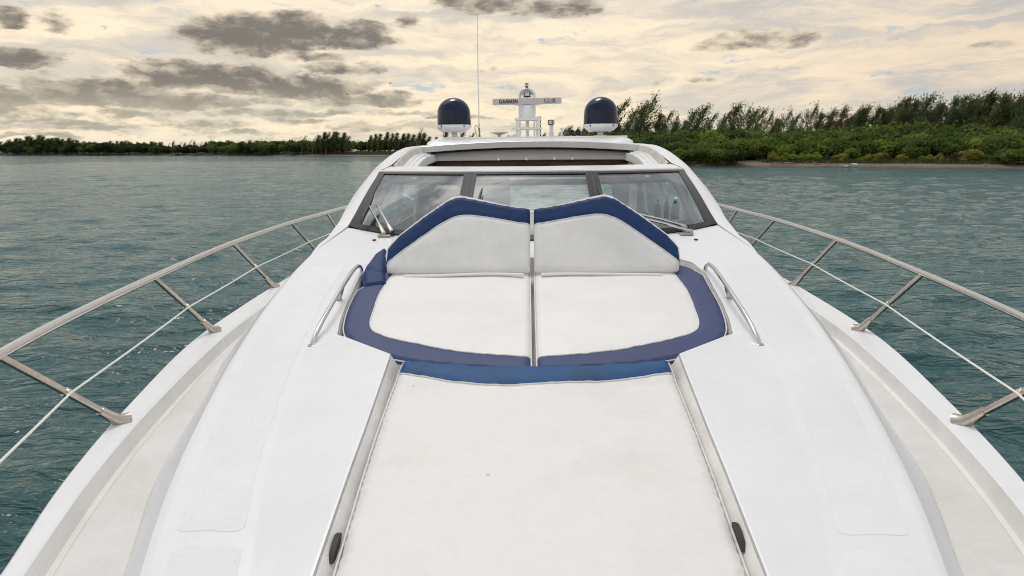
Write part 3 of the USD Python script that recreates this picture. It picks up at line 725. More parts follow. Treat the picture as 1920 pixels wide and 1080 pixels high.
# shore between, behind the yacht
for k in range(34):
    px = 850+(1170-850)*(k+.8*tr.random())/34
    D = shore_dist(px)+10+tr.uniform(-2, 16); x, y = at_px(px, D)
    place('mangrove_%d' % (k % 5), 'inlet_bush', x, y, tr.uniform(3.6, 4.8)/4.3, tr.uniform(0, 360), 'bush on the shore behind the %s of the yacht roof' % ('left part' if px < 960 else 'middle' if px < 1060 else 'right part'), 'bush', 'bushes behind the %s of the yacht roof' % ('left part' if px < 960 else 'middle' if px < 1060 else 'right part'))
for px, py in [(840,247),(868,248),(884,250),(1016,250),(1052,243),(1066,238),(1076,240),(1088,240),(1100,226),(1125,215),(1145,205)]:
    D = shore_dist(px)+32; e = px_dir(px, py)[1]; x, y = at_px(px, D); gz = ground(x, y)-.15
    H = EYE[2]+D*math.tan(e)-gz
    place('pine_dark_%d' % (px % 3), 'inlet_casuarina', x-.2*H, y, H/12.3, tr.uniform(-20, 20), 'thin dark tree seen over the yacht roof %s' % ('left of the radar' if px < 960 else 'between radar and right dome' if px < 1095 else 'behind the right dome'), 'tree', 'thin trees over the yacht roof %s' % ('left of the radar' if px < 960 else 'right of the radar' if px < 1095 else 'behind the dome'), z=gz)

# cars on the bank, lattice tower, thin red pole, litter, birds
def small_car(px, off, mname, label, rot):
    D = shore_dist(px)+off; x, y = at_px(px, D); z = ground(x, y)
    t = thing('parked_car', label, 'car', (x, y, z)); R = trimesh.transformations.rotation_matrix(rot, [0, 0, 1])[:3, :3]
    def put(nm, me, mm):
        v, f = vf(me); obj(nm, (v@R.T+np.array([x, y, z]), f), mm, t)
    put('body', trimesh.convex.convex_hull(np.array([(sx_*2.2, sy_*.88, zz) for sx_ in (-1, 1) for sy_ in (-1, 1) for zz in (.35, .85)]+[(sx_*2.0, sy_*.8, .98) for sx_ in (-1, 1) for sy_ in (-1, 1)])), mname)
    put('cabin', trimesh.convex.convex_hull(np.array([(a, sy_*.8, .985) for a in (-1.9, 1.1) for sy_ in (-1, 1)]+[(a, sy_*.66, 1.62) for a in (-1.5, .4) for sy_ in (-1, 1)])), 'car_glass')
    for a in (-1.35, 1.35):
        for sy_ in (-1, 1):
            c = trimesh.creation.cylinder(.34, .22, sections=16); c.apply_transform(trimesh.transformations.rotation_matrix(math.pi/2, [1, 0, 0])); c.apply_translation([a, sy_*.85, .34]); put('wheel', c, 'rubber')
small_car(642, 28, 'car_white', 'white car parked leftmost on the grassy bank of the left shore', .3)
small_car(649, 30, 'car_dark', 'dark car parked between two white cars on the left shore', .2)
small_car(656, 28, 'car_white', 'white car parked rightmost on the grassy bank of the left shore', .1)
def lattice(x, y, z0, z1, w_):
    ms = []
    cs = [(x-w_/2, y-w_/2), (x+w_/2, y-w_/2), (x+w_/2, y+w_/2), (x-w_/2, y+w_/2)]
    for cx, cy in cs: ms.append(tube([(cx, cy, z0), (cx, cy, z1)], .08, 4))
    br = []; n = 9
    for i in range(n):
        a, b = z0+(z1-z0)*i/n, z0+(z1-z0)*(i+1)/n
        for k in range(4):
            p, q = cs[k], cs[(k+1) % 4]; br.append(tube([(*p, a), (*q, b)], .05, 4)); br.append(tube([(*p, b), (*q, b)], .05, 4))
    return cat(ms), cat(br)
D = 190.; x, y = at_px(1010.5, D); zt = EYE[2]+D*math.tan(px_dir(1010, 219)[1])
t = thing('lattice_tower', 'dark lattice tower seen behind the radar pedestal', 'tower', (x, y, 0))
a, b = lattice(x, y, 0.5, zt, 1.0); obj('leg_frame', a, 'tower_brown', t); obj('bracing', b, 'tower_brown', t)
D = 240.; x, y = at_px(1424.5, D); zt = EYE[2]+D*math.tan(px_dir(1424, 201)[1])
t = thing('mast_pole', 'thin red and white mast rising above the right-hand trees', 'pole', (x, y, 0))
obj('shaft', tube([(x, y, .5), (x, y, zt-3)], .22, 8), 'pole_red', t); obj('mast_top', tube([(x, y, zt-3), (x+.1, y, zt)], [.2, .12], 8), 'tower_brown', t)
for px, o, s_, lb in [(1604, 3.0, .45, 'white scrap of litter on the beach below the rounded bush'), (1589, .9, .35, 'pale plank at the water edge of the right-hand beach'), (1853, 3.2, .5, 'white scrap of litter at the right end of the beach')]:
    D = shore_dist(px)+o; x, y = at_px(px, D); z = ground(x, y)+.12
    g = np.random.default_rng(px); h = trimesh.convex.convex_hull(np.array([x, y, z])+g.normal(size=(14, 3))*np.array([s_*.6, s_*.4, s_*.28]))
    o_ = obj('beach_litter', h, 'debris_white', smooth=False); tag(o_.prim, lb, 'litter')
for k, (px, off, ln) in enumerate([(1465, 2.6, 3.5), (1500, 3.2, 5.0), (1546, 3.0, 3.0)]):
    D = shore_dist(px)+off; x, y = at_px(px, D); z = ground(x, y)+.12; a = .25-.2*k
    p = np.array([(x+ln*(q-.5)*math.cos(a), y+ln*(q-.5)*math.sin(a), z+.15*math.sin(q*5+k)) for q in np.linspace(0, 1, 8)])
    o_ = obj('driftwood', cat([tube(p, np.linspace(.16, .05, 8), 6), tube([p[5], p[5]+np.array([.5, .2, .6])], [.06, .02], 5)]), 'dead_wood'); tag(o_.prim, ['short grey driftwood at the left end of the beach', 'long grey driftwood lying on the pale sand', 'driftwood branch right of the pale sand'][k], 'driftwood')
def bird(px, py, dist, span, rot, label):
    d = unit(fw+rt*(px-960)/1200-up*(py-540)/1200); c = EYE+d*dist
    body = trimesh.creation.icosphere(subdivisions=2, radius=1); body.apply_scale([.045*span, .24*span, .05*span])
    def wing(s):
        r = np.linspace(0, 1, 6); rows = []
        for q in r:
            ch = .16*span*(1-.75*q**1.4); xx = s*q*span*.5; zz = span*(.16*q-.16*q*q)*1.1; yy = -.05*span*q
            rows.append([(xx, yy+ch*.5, zz), (xx, yy, zz+.012*span), (xx, yy-ch*.5, zz), (xx, yy, zz-.006*span)])
        return grid(rows, close_u=True)
    R = trimesh.transformations.rotation_matrix(rot, [0, 0, 1])[:3, :3]
    R = R @ trimesh.transformations.rotation_matrix(.5, [0, 1, 0])[:3, :3]
    t = thing('bird', label, 'bird', c)
    head = trimesh.creation.icosphere(subdivisions=1, radius=.05*span); head.apply_translation([0, .24*span, .015*span])
    tail = trimesh.convex.convex_hull(np.array([(0, -.2, .01), (.06, -.36, 0), (-.06, -.36, 0), (0, -.2, -.015), (0.05, -.36, -.008)])*span)
    v, f = cat([body, head, tail, wing(1), wing(-1)]); obj('body', (v@R.T+c, f), 'bird_dark', t, smooth=50)
bird(651, 177, 120, 1.0, .9, 'dark gull gliding in front of the long grey cloud')
bird(732, 156, 140, .9, 2.2, 'small dark gull right of the long grey cloud')

# ------------------------------------------------------------------ yacht
SL = .162; Z0 = 1.8149
P = lambda Y: Z0+SL*np.asarray(Y, float)
def fn(pts):
    a = np.array(pts, float); return PchipInterpolator(a[:, 0], a[:, 1], extrapolate=True)
xo = fn([(-1.9, 0), (-1.6, .25), (-1, .62), (0, 1.09), (1, 1.47), (1.76, 1.73), (2.34, 1.945), (3.1, 2.16), (4.55, 2.46), (5.84, 2.555), (6.6, 2.585), (9, 2.62), (14.5, 2.5)])
wc = fn([(-1.9, .02), (-1, .06), (1.2, .08), (1.76, .085), (2.24, .11), (3.1, .145), (4.4, .20), (6, .2), (14.5, .2)])
xe = fn([(-1.5, .03), (-1.0, .18), (-.2, .50), (.5, .80), (1.2, 1.06), (1.75, 1.25), (2.16, 1.378), (2.66, 1.492), (3.3, 1.605), (4.0, 1.685), (4.67, 1.72), (5.2, 1.715), (5.64, 1.70)])
xs = fn([(-1.5, .10), (-.2, .62), (.5, .93), (1.2, 1.19), (1.9, 1.42), (2.5, 1.66), (3.38, 1.895), (4.12, 2.11), (5, 2.24), (6, 2.30), (14.5, 2.2)])
ZD, ZC = 1.98, 2.08
yacht = thing('motor_yacht', 'large white motor yacht seen from its bow with raked windscreen and blue-topped domes', 'yacht', (0, 6, 0), boat=True)

ys = np.r_[np.linspace(-1.9, 1.4, 40), np.linspace(1.45, 7, 90), np.linspace(7.3, 14.5, 25)]
def hull_rows():
    R = []
    for y in ys:
        o = max(float(xo(y)), .004); c = max(o-float(wc(y)), .003)
        R.append([(c+.006, y, ZC-.012), (c+.02, y, ZC), (o-.018, y, ZC+.004), (o-.004, y, ZC-.008), (o, y, ZC-.03), (o*.985, y, 1.75), (o*.93, y, 1.2), (o*.80, y, .5), (o*.62, y, -.3), (0, y, -.8)])
    return np.array(R)
H_ = hull_rows()
obj('gunwale_cap', cat([grid(H_[:, :5], flip=True), mir(grid(H_[:, :5], flip=True))]), 'gelcoat', yacht)
obj('hull', cat([grid(H_[:, 4:], flip=True), mir(grid(H_[:, 4:], flip=True)), box(-2.45, 2.45, 14.3, 14.48, -.6, 2.0)]), 'hull_white', yacht)
def bul_rows():
    R = []
    for y in ys:
        c = max(float(xo(y)-wc(y)), .003)
        R.append([(c-.028, y, ZD+.001), (c-.008, y, ZD+.010), (c, y, ZD+.03), (c+.006, y, ZC-.012)])
    return np.array(R)
B_ = bul_rows()
obj('bulwark', cat([grid(B_, flip=True), mir(grid(B_, flip=True))]), 'bulwark_paint', yacht)
def deck_rows():
    R = []
    for y in ys[4:]:
        c = max(float(xo(y)-wc(y)), .02); s_ = min(max(float(xs(y)), .005), c-.03)
        R.append([(max(s_-.1, 0.0), y, ZD-.03), (s_+.0, y, ZD-.001), (s_+(c-s_)*.5, y, ZD+.004), (c-.026, y, ZD)])
    return np.array(R)
D_ = deck_rows()
obj('side_deck', cat([grid(D_, flip=True), mir(grid(D_, flip=True))]), 'side_deck_paint', yacht)

# raised foredeck with the sunpad well; half section from the centre outwards
well = Polygon([(.672, .35), (.684, 1.7), (.704, 2.2), (.712, 2.5), (.737, 3.15), (1.075, 3.385), (1.106, 3.46), (1.143, 3.65), (1.174, 3.9), (1.190, 4.15), (1.210, 4.42), (1.17, 4.66), (1.09, 4.74), (.5, 4.77), (0, 4.77), (0, .35)]).buffer(.015).buffer(-.015)
well_line = well.exterior
def well_x(y):
    if y <= .36 or y >= 4.77: return 0.0
    c = well.intersection(LineString([(0.001, y), (3, y)]))
    return c.bounds[2] if not c.is_empty else 0.0
xg = fn([(-1, .1), (.3, .60), (1.2, .76), (1.75, .90), (2.2, 1.03), (2.8, 1.15), (3.33, 1.23), (3.6, 1.262), (4.0, 1.30), (4.9, 1.34), (5.7, 1.36)])
fy = np.unique(np.round(np.r_[np.linspace(-1.5, .3, 12), .34, .345, .37, np.linspace(.4, 3.1, 50), np.linspace(3.1, 3.6, 60), np.linspace(3.62, 4.7, 34), np.linspace(4.71, 4.92, 20)], 4))
def fore_rows():
    R = []
    for y in fy:
        wx = well_x(y); p = float(P(y)); e = float(xe(y)); s_ = float(xs(y)); c = float(xo(y)-wc(y))
        s_ = max(min(s_, c-.03), e+.05)
        raise_ = .040*float(np.interp(y, [.2, .5, 3.36, 3.50], [0, 1, 1, 0]))
        gx = max(float(xg(y)), wx+.05)
        zz = p-.13 if wx > 0 else p
        if wx == 0: wx = .02; gx = max(gx, .1)
        if e < gx+.03: gx = max(e-.03, .004)
        if wx > gx-.05: wx = max(gx-.05, .002)
        lip = p+raise_
        drop = p-ZD
        wi = wx-(.034 if zz < p and y < 3.2 else .004)
        R.append([(0, y, zz), (max(wi-.004, 0), y, zz), (wi, y, p-.030 if zz < p else p), (wx, y, lip-.012), (wx+.006, y, lip-.003), (wx+.018, y, lip), (wx+.6*(gx-wx), y, p+raise_*.42+.001), (gx-.006, y, p+.004), (gx+.012, y, p+.001), (gx+.5*(e-gx), y, p+.006),
                  (e-.03, y, p), (e-.008, y, p-.004), (e+.012, y, p-.016), (e+.03, y, p-.03), (e+.03+.5*(s_-.03-e-.03), y, p-.03-.47*(drop-.03-.055)), (s_-.03, y, min(ZD+.055, p-.035)), (s_-.024, y, min(ZD+.05, p-.04)), (s_+.004, y, ZD-.004)])
    return np.array(R)
F_ = fore_rows()
k0 = 5
obj('foredeck', cat([grid(F_[:, 3:13], flip=True), mir(grid(F_[:, 3:13], flip=True))]), 'gelcoat', yacht, smooth=35)
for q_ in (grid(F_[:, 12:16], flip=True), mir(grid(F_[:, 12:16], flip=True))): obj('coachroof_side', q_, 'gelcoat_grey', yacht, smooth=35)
for q_ in (grid(F_[:, 15:], flip=True), mir(grid(F_[:, 15:], flip=True))): obj('deck_upstand', q_, 'side_deck_paint', yacht, smooth=35)
obj('sunpad_well', cat([grid(F_[:, :5], flip=True), mir(grid(F_[:, :5], flip=True))]), 'well_paint', yacht, smooth=35)

# deck between the sunpad well and the windscreen foot
WB = fn([(0, 5.18), (.6, 5.215), (1.15, 5.355), (1.4, 5.47), (1.62, 5.62)])
YT = fn([(0, 6.50), (.6, 6.56), (1.2, 6.80), (1.66, 7.10)])
def wbase(u):
    x = 1.62*abs(u); y = float(WB(x)); return np.array([1.62*u, y, float(P(y))+.012])
def wtop(u):
    x = 1.66*abs(u); return np.array([1.66*u, float(YT(x)), 3.155+.012*(1-u*u)])
US = np.linspace(-1, 1, 61)
rows = []
for t_ in np.r_[0, .08, .13, .17, np.linspace(.25, 1, 9)]:
    row = []
    for u in US:
        a = np.array([u*float(xe(4.80))*.995, 4.80, 0]); b = wbase(u)-np.array([0, -.01, .004])
        q = a*(1-t_)+b*t_; q[0] *= 1+.035*min(1, 2.5*t_)*max(0, (abs(u)-.9)/.1); q[2] = float(P(q[1]))+float(np.interp(q[1], [4.80, 4.90, 4.93], [-.012, -.002, .0035])); row.append(q)
    rows.append(row)
obj('windscreen_foot_deck', grid(rows), 'gelcoat', yacht)

# cabin shoulders: outer edge line of the cabin, pillar and side
EDGE = spline([(1.716, 4.92, float(P(4.92))), (1.716, 5.3, float(P(5.3))+.004), (1.722, 5.64, 2.752), (1.79, 6.25, 2.862), (1.845, 7.0, 3.010), (1.84, 7.6, 3.16), (1.80, 8.05, 3.272), (1.755, 8.35, 3.340), (1.72, 8.7, 3.378), (1.70, 9.5, 3.400), (1.70, 10.6, 3.42), (1.70, 13.2, 3.42)], 110)
INN = []
for e in EDGE:
    y = e[1]
    if y < 5.62: u = (y-4.92)/(5.62-4.92); INN.append((1.716*(1-u)+1.62*u, y, float(P(y))+.004+.008*u))
    elif y < 7.1: u = (y-5.62)/(7.1-5.62); a, b = wbase(1), wtop(1); INN.append(tuple(a*(1-u)+b*u+np.array([0.0, 0, .004])))
    else: INN.append((float(np.interp(y, [7.1, 7.6, 8.3, 9.5, 13.2], [1.66, 1.63, 1.60, 1.60, 1.60])), y, float(np.interp(y, [7.1, 7.6, 8.0, 8.4, 8.8, 9.5, 13.2], [3.166, 3.215, 3.285, 3.352, 3.39, 3.412, 3.43]))))
INN = np.array(INN)
def shoulder_face(y):
    w_ = float(np.clip((y-4.92)/1.3, 0, 1)); w_ = w_*w_*(3-2*w_)
    a = np.array([(.012, -.014), (.030, -.040), (.095, -.165), (.158, -.290)]); b = np.array([(.012, -.010), (.030, -.045), (.05, -.16), (.09, -.34)])
    return a*(1-w_)+b*w_
rows = []
for e, i in zip(EDGE, INN):
    n_ = np.array([.5, 0, 1.0]); r = []
    for s_ in np.linspace(0, 1, 6):
        q = i*(1-s_)+e*s_; q = q+np.array([0, 0, .035*math.sin(s_*math.pi)*min(1, max(0, (e[1]-5.4)/1.5))]); r.append(q)
    for dx, dz in shoulder_face(e[1]):
        r.append(e+np.array([dx, 0, dz]))
    rows.append(r)
g_ = grid(rows, flip=True)
obj('cabin_shoulder', g_, 'gelcoat', yacht, smooth=40); obj('cabin_shoulder', mir(g_), 'gelcoat', yacht, smooth=40)
# cabin side below, with side windows
def side_part(z0f, z1f, ya, yb, m_, name):
    rows = []
    for e in EDGE[(EDGE[:, 1] >= ya) & (EDGE[:, 1] <= yb)]:
        fx_, fz_ = shoulder_face(e[1])[-1]; zt, xt = e[2]+fz_, e[0]+fx_
        zb, xb = ZD-.02, float(np.interp(e[1], [4.92, 6.2], [min(float(xs(4.92)), float(xo(4.92)-wc(4.92))-.03), 2.08]))
        xb = max(xb, xt+.03)
        f = lambda s_: (xb+(xt-xb)*s_, e[1], zb+(zt-zb)*s_)
        rows.append([f(z0f+(z1f-z0f)*q) for q in np.linspace(0, 1, 4)])
    g = grid(rows, flip=False); obj(name, g, m_, yacht); obj(name, mir(g), m_, yacht)
side_part(0, 1, 4.9, 7.1, 'gelcoat', 'cabin_side')
side_part(0, .45, 7.05, 10.9, 'gelcoat', 'cabin_side')
side_part(.45, 1, 7.05, 8.3, 'side_glass', 'side_window'); side_part(.45, 1, 8.25, 10.9, 'side_glass', 'side_window')
side_part(0, 1, 10.8, 13.2, 'gelcoat', 'cabin_side')

# windscreen: glass panes, dark borders, mullions
def wpt(u, v, off=0.0):
    a, b = wbase(u), wtop(u); q = a*(1-v)+b*v
    q = q+np.array([0, -.25, .97])*(.020*math.sin(math.pi*v)+off); return q
def wpatch(u0, u1, v0, v1, off, nu=16, nv=8, fu0=None, fu1=None):
    rows = []
    for v in np.linspace(v0, v1, nv):
        a = fu0(v) if fu0 else u0; b = fu1(v) if fu1 else u1
        rows.append([wpt(a+(b-a)*s_, v, off) for s_ in np.linspace(0, 1, nu)])
    return grid(rows)
def solid(m, d=(0, .012, -.03)):
    """give a sheet thickness"""
    v, f = vf(m); n = len(v); v2 = v+np.array(d)
    e = np.sort(np.vstack([f[:, [0, 1]], f[:, [1, 2]], f[:, [2, 0]]]), 1)
    raw = np.vstack([f[:, [0, 1]], f[:, [1, 2]], f[:, [2, 0]]])
    _, inv, c = np.unique(e, axis=0, return_inverse=True, return_counts=True)
    bd = raw[c[inv.ravel()] == 1]
    side = np.vstack([np.stack([bd[:, 1], bd[:, 0], bd[:, 0]+n], 1), np.stack([bd[:, 1], bd[:, 0]+n, bd[:, 1]+n], 1)])
    return np.vstack([v, v2]), np.vstack([f, f[:, ::-1]+n, side])
MU = .365
panes = [(-.985, -MU-.005, 'left windscreen pane with a cloud reflection'), (-MU+.005, MU-.005, 'centre windscreen pane'), (MU+.005, .985, 'right windscreen pane')]
for a, b, lb in panes:
    pn = obj('windscreen_pane', wpatch(a, b, .02, .985, -.004), 'windscreen_glass', yacht, label=lb)
fr = []
fr.append(solid(wpatch(-.995, .995, .945, 1.0, .004, 50, 4)))
fr.append(solid(wpatch(-.995, .995, 0, .055, .004, 50, 4)))
fr.append(solid(wpatch(0, 0, .055, .945, .004, 4, 8, lambda v: -.995, lambda v: -.995+.056-.012*v)))
fr.append(solid(wpatch(0, 0, .055, .945, .004, 4, 8, lambda v: .995-.056+.012*v, lambda v: .995)))
obj('windscreen_frame', cat(fr), 'frit', yacht)
for s_ in (-1, 1):
    for off in (-1, 1):
        c = s_*MU+off*.021
        obj('mullion', solid(wpatch(c-.0175, c+.0175, .055, .945, .004, 4, 8)), 'frit', yacht)
    obj('mullion_seal', solid(wpatch(s_*MU-.0045, s_*MU+.0045, .0, 1.0, .007, 2, 8), (0, .004, -.01)), 'rubber', yacht)
# inner lip of the window opening, white, seen through the glass
lip = [solid(wpatch(-.93, .93, .885, .94, -.05, 30, 3)), solid(wpatch(0, 0, .05, .94, -.05, 3, 6, lambda v: -.925, lambda v: -.885)), solid(wpatch(0, 0, .05, .94, -.05, 3, 6, lambda v: .885, lambda v: .925))]
obj('window_inner_lip', cat(lip), 'interior_white', yacht)

# header over the windscreen and sunroof opening
rows = []
for u in US:
    a = wtop(u); x = 1.63*u
    r = [a+np.array([0, -.012, -.028]), a+np.array([0, -.022, -.005]), a+np.array([0, -.018, .012]), a+np.array([0, .01, .020])]
    for q in np.linspace(.15, 1, 6):
        b = np.array([x, 7.60, 3.203-.014*(1-u*u)]); c_ = a*(1-q)+b*q; c_[2] += .008*math.sin(q*math.pi); r.append(c_)
    r += [np.array([x, 7.612, 3.182]), np.array([x, 7.614, 3.10])]
    rows.append(r)
obj('roof_header', grid(np.array(rows), flip=True), 'gelcoat', yacht, smooth=40)
# side coamings of the opening
ky = np.linspace(7.55, 9.75, 30)
def innz(y): return float(np.interp(y, INN[:, 1], INN[:, 2]))
rows1 = [[(1.60+.002, y, innz(y)+.003), (1.585, y, innz(y)+.004), (1.575, y, innz(y)-.004), (1.56, y, innz(y)-.035), (1.545, y, innz(y)-.075)] for y in ky]
g1 = grid(rows1); obj('coaming_trim', g1, 'trim_beige', yacht); obj('coaming_trim', mir(g1), 'trim_beige', yacht)
rows2 = [[(1.548, y, innz(y)-.072), (1.50, y, innz(y)-.068), (1.495, y, innz(y)-.085), (1.45, y, innz(y)-.083), (1.445, y, innz(y)-.100), (1.395, y, innz(y)-.098), (1.385, y, innz(y)-.12), (1.38, y, innz(y)-.20)] for y in ky]
g2 = grid(rows2); obj('sunroof_track', g2, 'white_paint', yacht); obj('sunroof_track', mir(g2), 'white_paint', yacht)
# slid-back sunroof panel
def cambered(xa, y0, y1, zc, ze, th, zslope=0.0, n=24, rnd=.012):
    rows = []
    for y in (y0, y0+rnd, y0+(y1-y0)*.33, y0+(y1-y0)*.66, y1-rnd, y1):
        ins = rnd if y in (y0, y1) else 0
        row = []
        for x in np.linspace(-xa, xa, n):
            z = zc+(ze-zc)*(x/xa)**2+zslope*(y-y0)
            row.append((x, y, z-ins*.6))
        rows.append(row)
    top = np.array(rows); bot = top.copy(); bot[..., 2] -= th; bot[0, :, 2] += 0
    T = grid(top); Bm = grid(bot, flip=True)
    fr_ = grid(np.stack([bot[0], top[0]])); bk = grid(np.stack([top[-1], bot[-1]]))
    l = grid(np.stack([top[:, 0], bot[:, 0]])); r = grid(np.stack([bot[:, -1], top[:, -1]]))
    return cat([T, Bm, fr_, bk, l, r])
obj('sunroof_panel', cambered(1.585, 9.5, 11.2, 3.496, 3.428, .082, .018), 'satin_panel', yacht)
obj('sunroof_seal', cambered(1.56, 9.53, 11.1, 3.410, 3.343, .012), 'rubber', yacht)
# headliner beam across the back of the opening
rows = []
for x in np.linspace(-1.45, 1.45, 25):
    q = 1-(x/1.45)**2
    rows.append([(x, 9.75, 3.345+.06*q), (x, 9.62, 3.325+.05*q), (x, 9.56, 3.272+.012*q), (x, 9.55, 3.265+.010*q), (x, 9.56, 3.220+.006*q), (x, 9.66, 3.215), (x, 10.2, 3.21)])
obj('headliner_beam', grid(rows), 'satin_panel', yacht, smooth=20)
obj('headliner', box(-1.6, 1.6, 9.8, 13.0, 3.17, 3.178), 'interior_white', yacht)
for x in (-.46, -.05, .36, .62):
    c = trimesh.creation.cylinder(.018, .012, sections=14); c.apply_transform(trimesh.transformations.rotation_matrix(math.pi/2, [1, 0, 0])); c.apply_translation([x, 9.552, 3.238]); obj('button_cap', c, 'steel', yacht)
# aft fixed roof with rounded shoulders
rows = []
prof = [(0, 3.560), (.8, 3.552), (1.3, 3.545), (1.50, 3.552), (1.60, 3.560), (1.68, 3.545), (1.735, 3.505), (1.755, 3.45), (1.76, 3.36)]
for y, dz in ((10.85, -.16), (10.88, -.10), (10.97, -.045), (11.1, -.012), (11.3, 0), (12.2, 0.004), (13.2, -.01), (13.4, -.05), (13.5, -.2)):
    rows.append([(x*(1 if y > 11 else .985), y, z+dz*(1 if x < 1.7 else .5)) for x, z in prof])
g_ = mirrored(np.array(rows)); obj('aft_roof', grid(g_, flip=False), 'gelcoat', yacht, smooth=45)
obj('equipment_platform', cat([box(-1.53, 1.72, 11.55, 12.5, 3.545, 3.592, .012)]), 'gelcoat', yacht)

# ---- equipment on the roof
def satdome(x, y, zb, lb):
    d = obj('satellite_dome', lathe([(.298, zb), (.303, zb+.02), (.300, zb+.14), (.296, zb+.20)]+[(.296*math.cos(a), zb+.20+.275*math.sin(a)) for a in np.linspace(.05, 1.5, 16)]+[(.001, zb+.4755)], (x, y, 0), 48), 'dome_blue', yacht, smooth=40, label=lb)
    d.prim.GetPrim()
    obj('dome_base', lathe([(.001, zb-.125), (.20, zb-.125), (.215, zb-.12), (.305, zb-.055), (.312, zb-.045), (.314, zb-.006), (.306, zb+.001), (.29, zb+.001)], (x, y, 0), 12), 'white_paint', d, smooth=25)
    obj('dome_post', cat([lathe([(.055, 3.59), (.05, zb-.12)], (x, y, 0), 16), lathe([(.12, 3.59), (.12, 3.603), (.055, 3.612)], (x, y, 0), 20)]), 'white_paint', d)
    for a in (-2.3, -.85):
        obj('dome_latch', box(x+.305*math.cos(a)-.012, x+.305*math.cos(a)+.012, y+.305*math.sin(a)-.01, y+.305*math.sin(a)+.004, zb-.042, zb-.018, .003), 'black_plastic', d)
    return d
satdome(-1.357, 11.9, 3.812, 'left satellite dome with navy top and white base')
satdome(1.278, 11.9, 3.800, 'right satellite dome with navy top and white base')
cx, cy = -.040, 11.9
import manifold3d as m3
# radar
th = .02
ra = Polygon([(-.078, -.052), (.075, -.045), (.085, .045), (.05, .055), (-.074, .055), (-.078, .045)])
arr = trimesh.creation.extrude_polygon(ra, 1.15); arr.apply_transform(np.array([[0, 0, 1, -.575], [1, 0, 0, 0], [0, 1, 0, 0], [0, 0, 0, 1.0]]))
ends = cat([trimesh.convex.convex_hull(np.array([(s_*.575, a, b) for a, b in ra.exterior.coords]+[(s_*.612, a*.85, b*.85-.004) for a, b in ra.exterior.coords])) for s_ in (-1, 1)])
def rz(m, a=th, c=(cx, cy, 4.205)):
    v, f = vf(m); ca, sa = math.cos(a), math.sin(a); tilt = .012
    R = np.array([[ca, -sa, 0], [sa, ca, 0], [0, 0, 1]]) @ np.array([[math.cos(tilt), 0, -math.sin(tilt)], [0, 1, 0], [math.sin(tilt), 0, math.cos(tilt)]])
    return v@R.T+np.array(c), f
radar = obj('radar', lathe([(.145, 3.925), (.142, 3.94), (.125, 4.05), (.108, 4.128), (.10, 4.14), (.001, 4.142)], (cx, cy, 0), 28), 'white_paint', yacht, label='open-array radar with white tapered pedestal and lettered bar')
obj('array_bar', rz(arr), 'array_grey', radar, smooth=25); obj('array_end_cap', rz(ends), 'grey_paint', radar, smooth=25)
obj('array_foot', trimesh.convex.convex_hull(np.vstack([np.array([(cx+.27*math.cos(a), cy+.06*math.sin(a), 4.152) for a in np.linspace(0, 6.28, 20)]), np.array([(cx+.10*math.cos(a), cy+.075*math.sin(a), 4.128) for a in np.linspace(0, 6.28, 20)])])), 'white_paint', radar)
def face_text(txt, h, x, z, dep=.004, bold=False, mname='letter_dark', yoff=-.0785):
    t_ = meshkit.text_mesh(txt, h, dep, bold); v, f = vf(t_)
    v = np.stack([v[:, 0]+x, -v[:, 2]+yoff-.001, v[:, 1]+z], 1)
    return rz((v, f))
tm = meshkit.text_mesh('GARMIN', .056, .004, True); wtxt = np.ptp(np.array(tm.vertices)[:, 0])
obj('maker_lettering', face_text('GARMIN', .056*(.33/wtxt), -.505, -.028, bold=True), 'letter_dark', radar, smooth=False)
plate = box(.305, .50, -.0815, -.0782, -.026, .034); obj('model_plate', rz(plate), 'letter_plate', radar)
tm = meshkit.text_mesh('xHD', .04, .003, True); wtxt = np.ptp(np.array(tm.vertices)[:, 0])
obj('model_lettering', cat([face_text('xHD', .04*(.13/wtxt), .315, -.012, .003, True, yoff=-.0815), face_text('2', .022, .455, -.012, .003, True, yoff=-.0815)]), 'letter_white', radar, smooth=False)
# mast frame below
def hoop(z, w_, d_, r):
    pts = []
    for sx_, sy_ in ((-1, -1), (1, -1), (1, 1), (-1, 1)):
        for a in np.linspace(0, math.pi/2, 5):
            b = a+{(-1, -1): math.pi, (1, -1): 1.5*math.pi, (1, 1): 0, (-1, 1): .5*math.pi}[(sx_, sy_)]
            pts.append((cx+sx_*(w_-.05)+.05*math.cos(b), cy+sy_*(d_-.05)+.05*math.sin(b), z))
    pts.append(pts[0]); pts = np.array(pts)
    return tube(pts, r, 10, caps=False)
mast = obj('radar_mast', cat([box(cx-.20, cx+.20, cy-.16, cy+.16, 3.905, 3.925, .008)]), 'white_paint', yacht, label='white tubular mast frame carrying the radar')
obj('mast_rail', hoop(3.895, .205, .17, .022), 'white_paint', mast); obj('mast_rail', hoop(3.735, .245, .20, .022), 'white_paint', mast)
for sx_ in (-.18, .185):
    for sy_ in (-.15, .15):
        obj('mast_leg', tube([(cx+sx_, cy+sy_, 3.59), (cx+sx_, cy+sy_, 3.905)], .020, 10), 'white_paint', mast)
obj('mast_leg', tube([(cx+.005, cy, 3.59), (cx+.005, cy, 3.905)], .030, 12), 'white_paint', mast)
obj('cable_gland', cat([tube([(cx-.09, cy-.1, 3.905), (cx-.09, cy-.1, 3.875)], .006, 6), tube([(cx+.10, cy-.1, 3.905), (cx+.10, cy-.1, 3.875)], .006, 6)]), 'black_plastic', mast)
